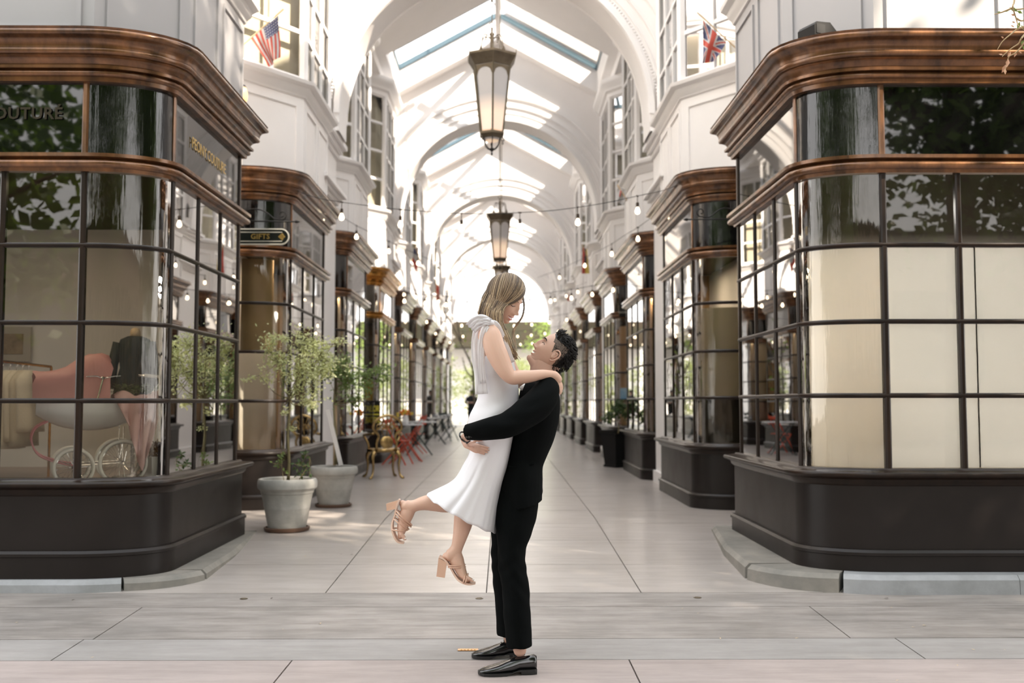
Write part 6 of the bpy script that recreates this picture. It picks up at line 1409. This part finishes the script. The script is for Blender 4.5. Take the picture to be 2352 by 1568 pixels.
# hair
M_HW = [mat('dark_ash_hair', (0.070, 0.048, 0.032), .4, spec=.5), mat('ash_brown_hair', (0.17, 0.115, 0.070), .4, spec=.5), mat('beige_blonde_hair', (0.36, 0.26, 0.155), .4, spec=.5), mat('light_blonde_hair', (0.52, 0.39, 0.24), .4, spec=.5)]
GD = [
 [(1150, 645, 0), (1128, 655, -.03), (1111, 680, -.05), (1102, 708, -.055), (1101, 724, -.05), (1110, 736, -.05)],
 [(1154, 643, 0), (1136, 660, -.055), (1121, 690, -.08), (1112, 715, -.085), (1114, 734, -.08), (1124, 744, -.075)],
 [(1158, 643, -.01), (1146, 664, -.065), (1133, 692, -.095), (1124, 718, -.10), (1126, 738, -.095), (1136, 754, -.10)],
 [(1164, 645, -.01), (1157, 668, -.07), (1145, 693, -.10), (1134, 718, -.108), (1137, 745, -.11), (1150, 768, -.12)],
 [(1172, 649, -.01), (1170, 670, -.07), (1157, 692, -.10), (1143, 715, -.112), (1145, 745, -.115), (1158, 774, -.125)],
 [(1181, 656, -.01), (1183, 674, -.055), (1172, 690, -.09), (1152, 709, -.112), (1150, 742, -.115), (1163, 778, -.125)],
 [(1187, 663, -.01), (1189, 679, -.045), (1179, 692, -.08), (1157, 707, -.108), (1152, 742, -.112), (1168, 786, -.12)]]
EXT = {3: [(1158, 790, -.12)], 4: [(1163, 795, -.12), (1172, 812, -.11)], 5: [(1172, 802, -.12), (1183, 820, -.10)], 6: [(1180, 806, -.11), (1186, 828, -.10)]}
def guide(g, ext):
    i = min(int(g), 5); f = g - i; A = resample(GD[i], 5); B = resample(GD[i + 1], 5); pts = [tuple(a + (b_ - a) * f for a, b_ in zip(p, q)) for p, q in zip(A, B)]
    if ext and g > 3:
        e0 = EXT[max(3, i)]; e1 = EXT[min(6, i + 1)]; n = min(len(e0), len(e1)); tail = [tuple(a + (b_ - a) * f for a, b_ in zip(e0[k], e1[k])) for k in range(n)]
        T_ = resample([pts[-6]] + [pts[-1]] + tail, 6); pts = pts[:-1] + T_[6:]
    return pts
b = MB(); rr = random.Random(12)
fT, uT = fw_.normalized(), uw.normalized(); lT = uT.cross(fT)
def onskull(p, off):
    d = p - CW; X, Y_, Z = d.dot(fT), d.dot(lT), d.dot(uT)
    if Z < -.055: return p + Vector((0, -off * .6, 0))
    ex, ey, ez = (.096 if X > 0 else .108), .086, .121
    r_ = sqrt((X / ex) ** 2 + (Y_ / ey) ** 2 + (Z / ez) ** 2); k_ = (1.0 + off / .1) / max(r_, .2)
    if k_ > 1: 
        g_ = min(1, (Z + .055) / .03); X, Y_, Z = X * (1 + (k_ - 1) * g_), Y_ * (1 + (k_ - 1) * g_), Z * (1 + (k_ - 1) * g_)
    return CW + fT * X + lT * Y_ + uT * Z
for i in range(1150):
    g = rr.uniform(0, 6) if i % 3 else rr.uniform(2.5, 6); ext = g > 3.2 and rr.random() < .5; pts = guide(g, ext); j1, j2 = rr.gauss(0, 1), rr.gauss(0, 1); dp = rr.uniform(.0, .012); ph = rr.uniform(0, 6); amp = rr.uniform(.5, 2.2); out = []
    cut = len(pts) - (rr.randint(0, 5) if not ext else rr.randint(0, 3))
    for k, (x, y, dy) in enumerate(pts[:cut]):
        f = k / 25; wv = amp * max(0, f - .45) * 3
        out.append(onskull(P(x + j1 * 1.4 * min(1, f * 3) + wv * sin(f * 11 + ph), y + j2 * 1.2 * min(1, f * 3), YW + dy), dp))
    n = len(out); r0 = rr.uniform(.0009, .0021)
    mi = rr.choices([0, 1, 2, 3], [.26, .42, .25, .07])[0]; m2 = min(3, mi + 1) if rr.random() < .6 else mi
    h_ = int(n * rr.uniform(.3, .75)); R_ = lambda k: r0 * (.25 + .95 * sin(pi * min(1, .02 + .9 * k / n)) ** .6)
    b.tube(out[:h_ + 1], [R_(k) for k in range(h_ + 1)], 5, mi=mi); b.tube(out[h_:], [R_(k + h_) * (1 if k < n - h_ - 1 else .1) for k in range(n - h_)], 5, mi=m2)
# far side hair framing the face
for i in range(60):
    x_ = rr.uniform(0, 1); ph = rr.uniform(0, 6); q = [(1184 + 5 * x_, 660 + 4 * x_, .0), (1197 + 3 * x_, 676, .03), (1202 + 2 * x_, 695, .05), (1202 + 2 * x_, 713, .06), (1196 + 3 * x_, 731, .06), (1184 + 5 * x_, 746, .055), (1176 + 6 * x_, 762, .04), (1176 + 9 * x_, 785, .03), (1184 + 5 * x_, 806, .02)]
    q = q[:(rr.choice([6, 7, 9]))]; out = [P(a + rr.gauss(0, .4), c_, YW + d_ + x_ * .02) for a, c_, d_ in resample(q, 3)]; n = len(out)
    mi = 0 if rr.random() < .75 else 1; h_ = n // 2 + 1
    b.tube(out[:h_ + 1], .0022, 5, mi=mi); b.tube(out[h_:], [.0022 * (1 - .8 * k / (n - h_)) for k in range(n - h_)], 5, mi=min(3, mi + rr.choice([1, 2])))
# scalp cap beneath the locks, following the skull
for (sc2, mi) in ((1.07, 0),):
    rs = []
    for i in range(1, 22):
        a = pi * i / 22; ring = []
        for k in range(36):
            t_ = 2 * pi * k / 36; X = sin(a) * cos(t_); Y_ = sin(a) * sin(t_); Z = cos(a); X = X * (.091 if X > 0 else .104) ; Y_ *= .081; Z = Z * (.116 if Z > 0 else .12)
            if X > .045: 
                lim = .040 + max(0, Z - .055) * 1.0; X = min(X, lim)
            if Z < -.02 and X > -.01: X = -.01; 
            ring.append(TW(X, Y_, Z + .004))
        rs.append(ring)
    b.rings(rs, mi=mi)
# hair mass falling behind the neck
limb(b, [(1146, 675, YW + .02, 50, .055), (1130, 700, YW + .015, 48, .065), (1122, 722, YW + .01, 38, .065), (1122, 736, YW, 24, .05)], n=16)
b.obj('hair', M_HW, wom, smooth=True)
# dress
M_DRESS = mat('white_crepe', (0.74, 0.735, 0.76), 0.8, spec=.3, bump=.05, bscale=200)
M_SHEER = bpy.data.materials.new('sheer_organza'); M_SHEER.use_nodes = True; t = M_SHEER.node_tree; bs = t.nodes['Principled BSDF']; bs.inputs['Base Color'].default_value = (.88, .87, .89, 1); bs.inputs['Roughness'].default_value = .8; bs.inputs['Alpha'].default_value = .72
RG = [((1096, 828), (1168, 800), .150), ((1093, 842), (1178, 826), .150), ((1093, 860), (1184, 850), .144), ((1095, 880), (1188, 874), .134), ((1098, 910), (1191, 905), .126), ((1090, 932), (1190, 928), .132), ((1079, 955), (1186, 952), .150), ((1074, 982), (1181, 978), .162), ((1076, 1010), (1177, 1006), .165), ((1079, 1038), (1171, 1037), .162), ((1064, 1068), (1164, 1070), .168), ((1048, 1096), (1156, 1100), .176), ((1031, 1111), (1149, 1134), .186), ((1010, 1122), (1143, 1176), .196), ((981, 1136), (1138, 1222), .205)]
flat = resample([(a[0], a[1], c_[0], c_[1], d_) for a, c_, d_ in RG], 6); b = MB(); rs = []; NR = len(flat); NS = 120
for i, (x0, y0, x1, y1, d_) in enumerate(flat):
    L_ = P(x0, y0, YW); R_ = P(x1, y1, YW); c = (L_ + R_) / 2; h_ = (R_ - L_) / 2; f = max(0, (i / (NR - 1) - .60) / .40); f2 = max(0, (i / (NR - 1) - .30) / .3) * max(0, 1 - f * 2); ring = []
    for k in range(NS):
        a = 2 * pi * k / NS; s_ = 1 + f ** .9 * (.022 * sin(11 * a + .6) + .028 * (1 - abs(sin(8.5 * a + 1.2 + .5 * f))) + .016 * sin(19 * a + 2 + f) + .010 * sin(31 * a)) ; s2 = 1 + .016 * f2 * sin(7 * a + i * .35) + .010 * sin(i * .55 + 3 * a) * max(0, 1 - f * 3)
        e = 1.0 if i < NR * .6 else 1.0
        p = c + h_ * cos(a) * (1 + (s_ - 1) * .4) + Vector((0, 1, 0)) * d_ * sin(a) * s_ * s2
        if f > 0: p.z += .004 * f * sin(11 * a + .6)
        ring.append(p)
    rs.append(ring)
b.rings(rs, True, False); o = b.obj('dress', M_DRESS, wom, smooth=True); md = o.modifiers.new('solid', 'SOLIDIFY'); md.thickness = .004; md.offset = 0
def ribbon(mb, pts, wd, n=8, wave=.0, up=(0, 1, 0)):
    q = resample(pts, 5); C = [P(a, b_, c_) for a, b_, c_ in q]; rs = []; N = len(C)
    for i, c in enumerate(C):
        t_ = (C[min(i + 1, N - 1)] - C[max(0, i - 1)]).normalized(); s_ = t_.cross(Vector(up)); s_ = s_.normalized(); nn = s_.cross(t_); w_ = wd[0] + (wd[1] - wd[0]) * i / (N - 1)
        rs.append([c + s_ * w_ * (k / n - .5) + nn * (wave * sin(k * 2.1 + i * .3)) for k in range(n + 1)])
    mb.rings(rs, False, False)
b = MB()
ribbon(b, [(1130, 739, 5.06), (1112, 738, 4.98), (1100, 752, 5.02), (1094, 785, 5.0), (1096, 825, 4.985), (1103, 860, 4.99), (1106, 905, 4.995)], (.040, .062), 8, .004)
ribbon(b, [(1124, 740, 4.96), (1113, 756, 4.93), (1107, 790, 4.945), (1106, 830, 4.955), (1110, 880, 4.975)], (.034, .030), 8, .003)
o = b.obj('sash', M_SHEER, wom, smooth=True); md = o.modifiers.new('solid', 'SOLIDIFY'); md.thickness = .0015
b = MB()
ribbon(b, [(1126, 740, 4.955), (1108, 733, 4.93), (1092, 738, 4.94), (1080, 752, 4.99)], (.040, .055), 8, .004)
ribbon(b, [(1128, 741, 4.955), (1115, 738, 4.93), (1100, 744, 4.94), (1086, 757, 4.97)], (.03, .04), 8, .004)
b.ball(P(1127, 741, 4.955), .018, .014, .014, 6)
ribbon(b, [(1126, 740, 4.96), (1140, 746, 4.98), (1153, 770, 5.0), (1164, 798, 5.0), (1177, 832, 5.01)], (.030, .026), 6, .001)
o = b.obj('shoulder_bow', M_DRESS, wom, smooth=True); md = o.modifiers.new('solid', 'SOLIDIFY'); md.thickness = .003
# sandals
M_NUDE = mat('nude_patent_leather', (0.66, 0.42, 0.30), .3, coat=.3); M_NUDES = mat('nude_insole', (0.72, 0.52, 0.41), .5)
def sandal(sole, hb_, straps, Y, lab):
    b = MB(); q = resample([(x, y, Y, w_) for x, y, w_ in sole], 5); C = [P(a, b_, c_) for a, b_, c_, _ in q]; rs = []; N = len(C)
    for i, c in enumerate(C):
        t_ = (C[min(i + 1, N - 1)] - C[max(0, i - 1)]).normalized(); nn = t_.cross(Vector((0, 1, 0))).normalized(); w_ = q[i][3]
        rs.append([c + Vector((0, 1, 0)) * w_ * a + nn * z for a, z in ((-1, -.004), (1, -.004), (1, .004), (-1, .004))])
    b.rings(rs); o = b.obj('sandal', M_NUDES, wom, smooth=False)
    b = MB(); top = [P(x, y, Y) for x, y in hb_[0]]; bot = [P(x, y, Y) for x, y in hb_[1]]
    v = lambda p, w_: p + Vector((0, w_, 0))
    b.rings([[v(top[0], -.024), v(top[1], -.026), v(top[1], .026), v(top[0], .024)], [v(bot[0], -.022), v(bot[1], -.022), v(bot[1], .022), v(bot[0], .022)]]); b.obj('block_heel', M_NUDE, o)
    for s_ in straps:
        (x0, y0), (x1, y1), bulge, wdt = s_; a = P(x0, y0, Y); c = P(x1, y1, Y)
        pts = [a + Vector((0, -wdt * .9, 0)), a.lerp(c, .3) + Vector((0, -wdt * 1.12 - .006, 0)), a.lerp(c, .7) + Vector((0, -wdt * .95 - .006, 0)), c + (c - a).normalized() * bulge + Vector((0, -wdt * .3, 0)), c + (c - a).normalized() * bulge + Vector((0, wdt * .4, 0)), a.lerp(c, .5) + Vector((0, wdt * 1.15, 0)), a + Vector((0, wdt * .9, 0))]
        b = MB(); b.tube(resample(pts, 4), .0035, 6); b.obj('strap', M_NUDE, o, smooth=True)
sandal([(1009, 1277, .024), (1022, 1284, .028), (1034, 1300, .026), (1044, 1318, .030), (1054, 1330, .037), (1068, 1337, .041), (1080, 1339, .038), (1092, 1338, .022)], ([(1008, 1279), (1027, 1290)], [(1003, 1322), (1022, 1325)]),
       [((1029, 1296), (1063, 1296), .006, .034), ((1030, 1300), (1064, 1301), .006, .034), ((1064, 1336), (1070, 1316), .004, .040), ((1069, 1337), (1074, 1320), .004, .040)], 5.06, 0)
sandal([(918, 1146, .024), (912, 1160, .028), (908, 1180, .026), (902, 1198, .030), (902, 1214, .037), (907, 1230, .041), (915, 1242, .038), (928, 1246, .024)], ([(919, 1147), (912, 1167)], [(888, 1156), (889, 1172)]),
       [((912, 1172), (943, 1203), .004, .033), ((910, 1178), (941, 1207), .004, .033), ((906, 1190), (936, 1213), .004, .036), ((902, 1214), (933, 1217), .003, .041)], 5.2, 1)

# ------------------------------------------------------------------ distant person
YD = 46.0; fz = .151; q0 = P(1083, 930, YD); x0 = q0.x
per = thing('person', 'distant person in dark clothes with folded arms at the far end of the arcade', 'person', (x0, YD, fz))
b = MB(); b.ball((x0, YD, fz + 1.60), .085, .095, .115, 8); b.tube([(x0, YD, fz + 1.40), (x0, YD, fz + 1.58)], .055, 8)
b = union(b, .012, 3); b.obj('body', M_SKINM, per, smooth=True); b = MB()
for s_ in (-1, 1): b.tube([(x0 + .19 * s_, YD - .12, fz + 1.12), (x0 - .08 * s_, YD - .22, fz + 1.14)], .04, 8); b.ball((x0 - .12 * s_, YD - .2, fz + 1.13), .045, .03, .04, 6)
b = union(b, .012, 3); b.obj('hands', M_SKINM, per, smooth=True)
b = MB(); b.ball((x0, YD + .01, fz + 1.64), .092, .10, .10, 8); b.obj('hair', M_HAIRM, per, smooth=True)
b = MB(); b.rings([ringe(x0, YD, fz + z, a, c_, 16) for z, a, c_ in ((.85, .17, .12), (1.05, .16, .11), (1.3, .20, .12), (1.42, .17, .1), (1.47, .08, .07))])
for s_ in (-1, 1): b.tube([(x0 + .19 * s_, YD, fz + 1.40), (x0 + .26 * s_, YD - .03, fz + 1.15), (x0 + .17 * s_, YD - .14, fz + 1.10), (x0 - .02 * s_, YD - .20, fz + 1.13)], [.06, .055, .05, .045], 8)
b = union(b, .014, 3); b.obj('dark_top', mat('navy_cloth', (.015, .018, .025), .8), per, smooth=True)
b = MB()
for s_ in (-1, 1): b.tube([(x0 + .08 * s_, YD, fz + .92), (x0 + .10 * s_, YD, fz + .5), (x0 + .11 * s_, YD, fz + .06)], [.10, .075, .055], 10); b.ball((x0 + .11 * s_, YD - .06, fz + .04), .05, .12, .04, 6)
b = union(b, .014, 3); b.obj('dark_trousers', mat('dark_denim', (.02, .025, .035), .8), per, smooth=True)
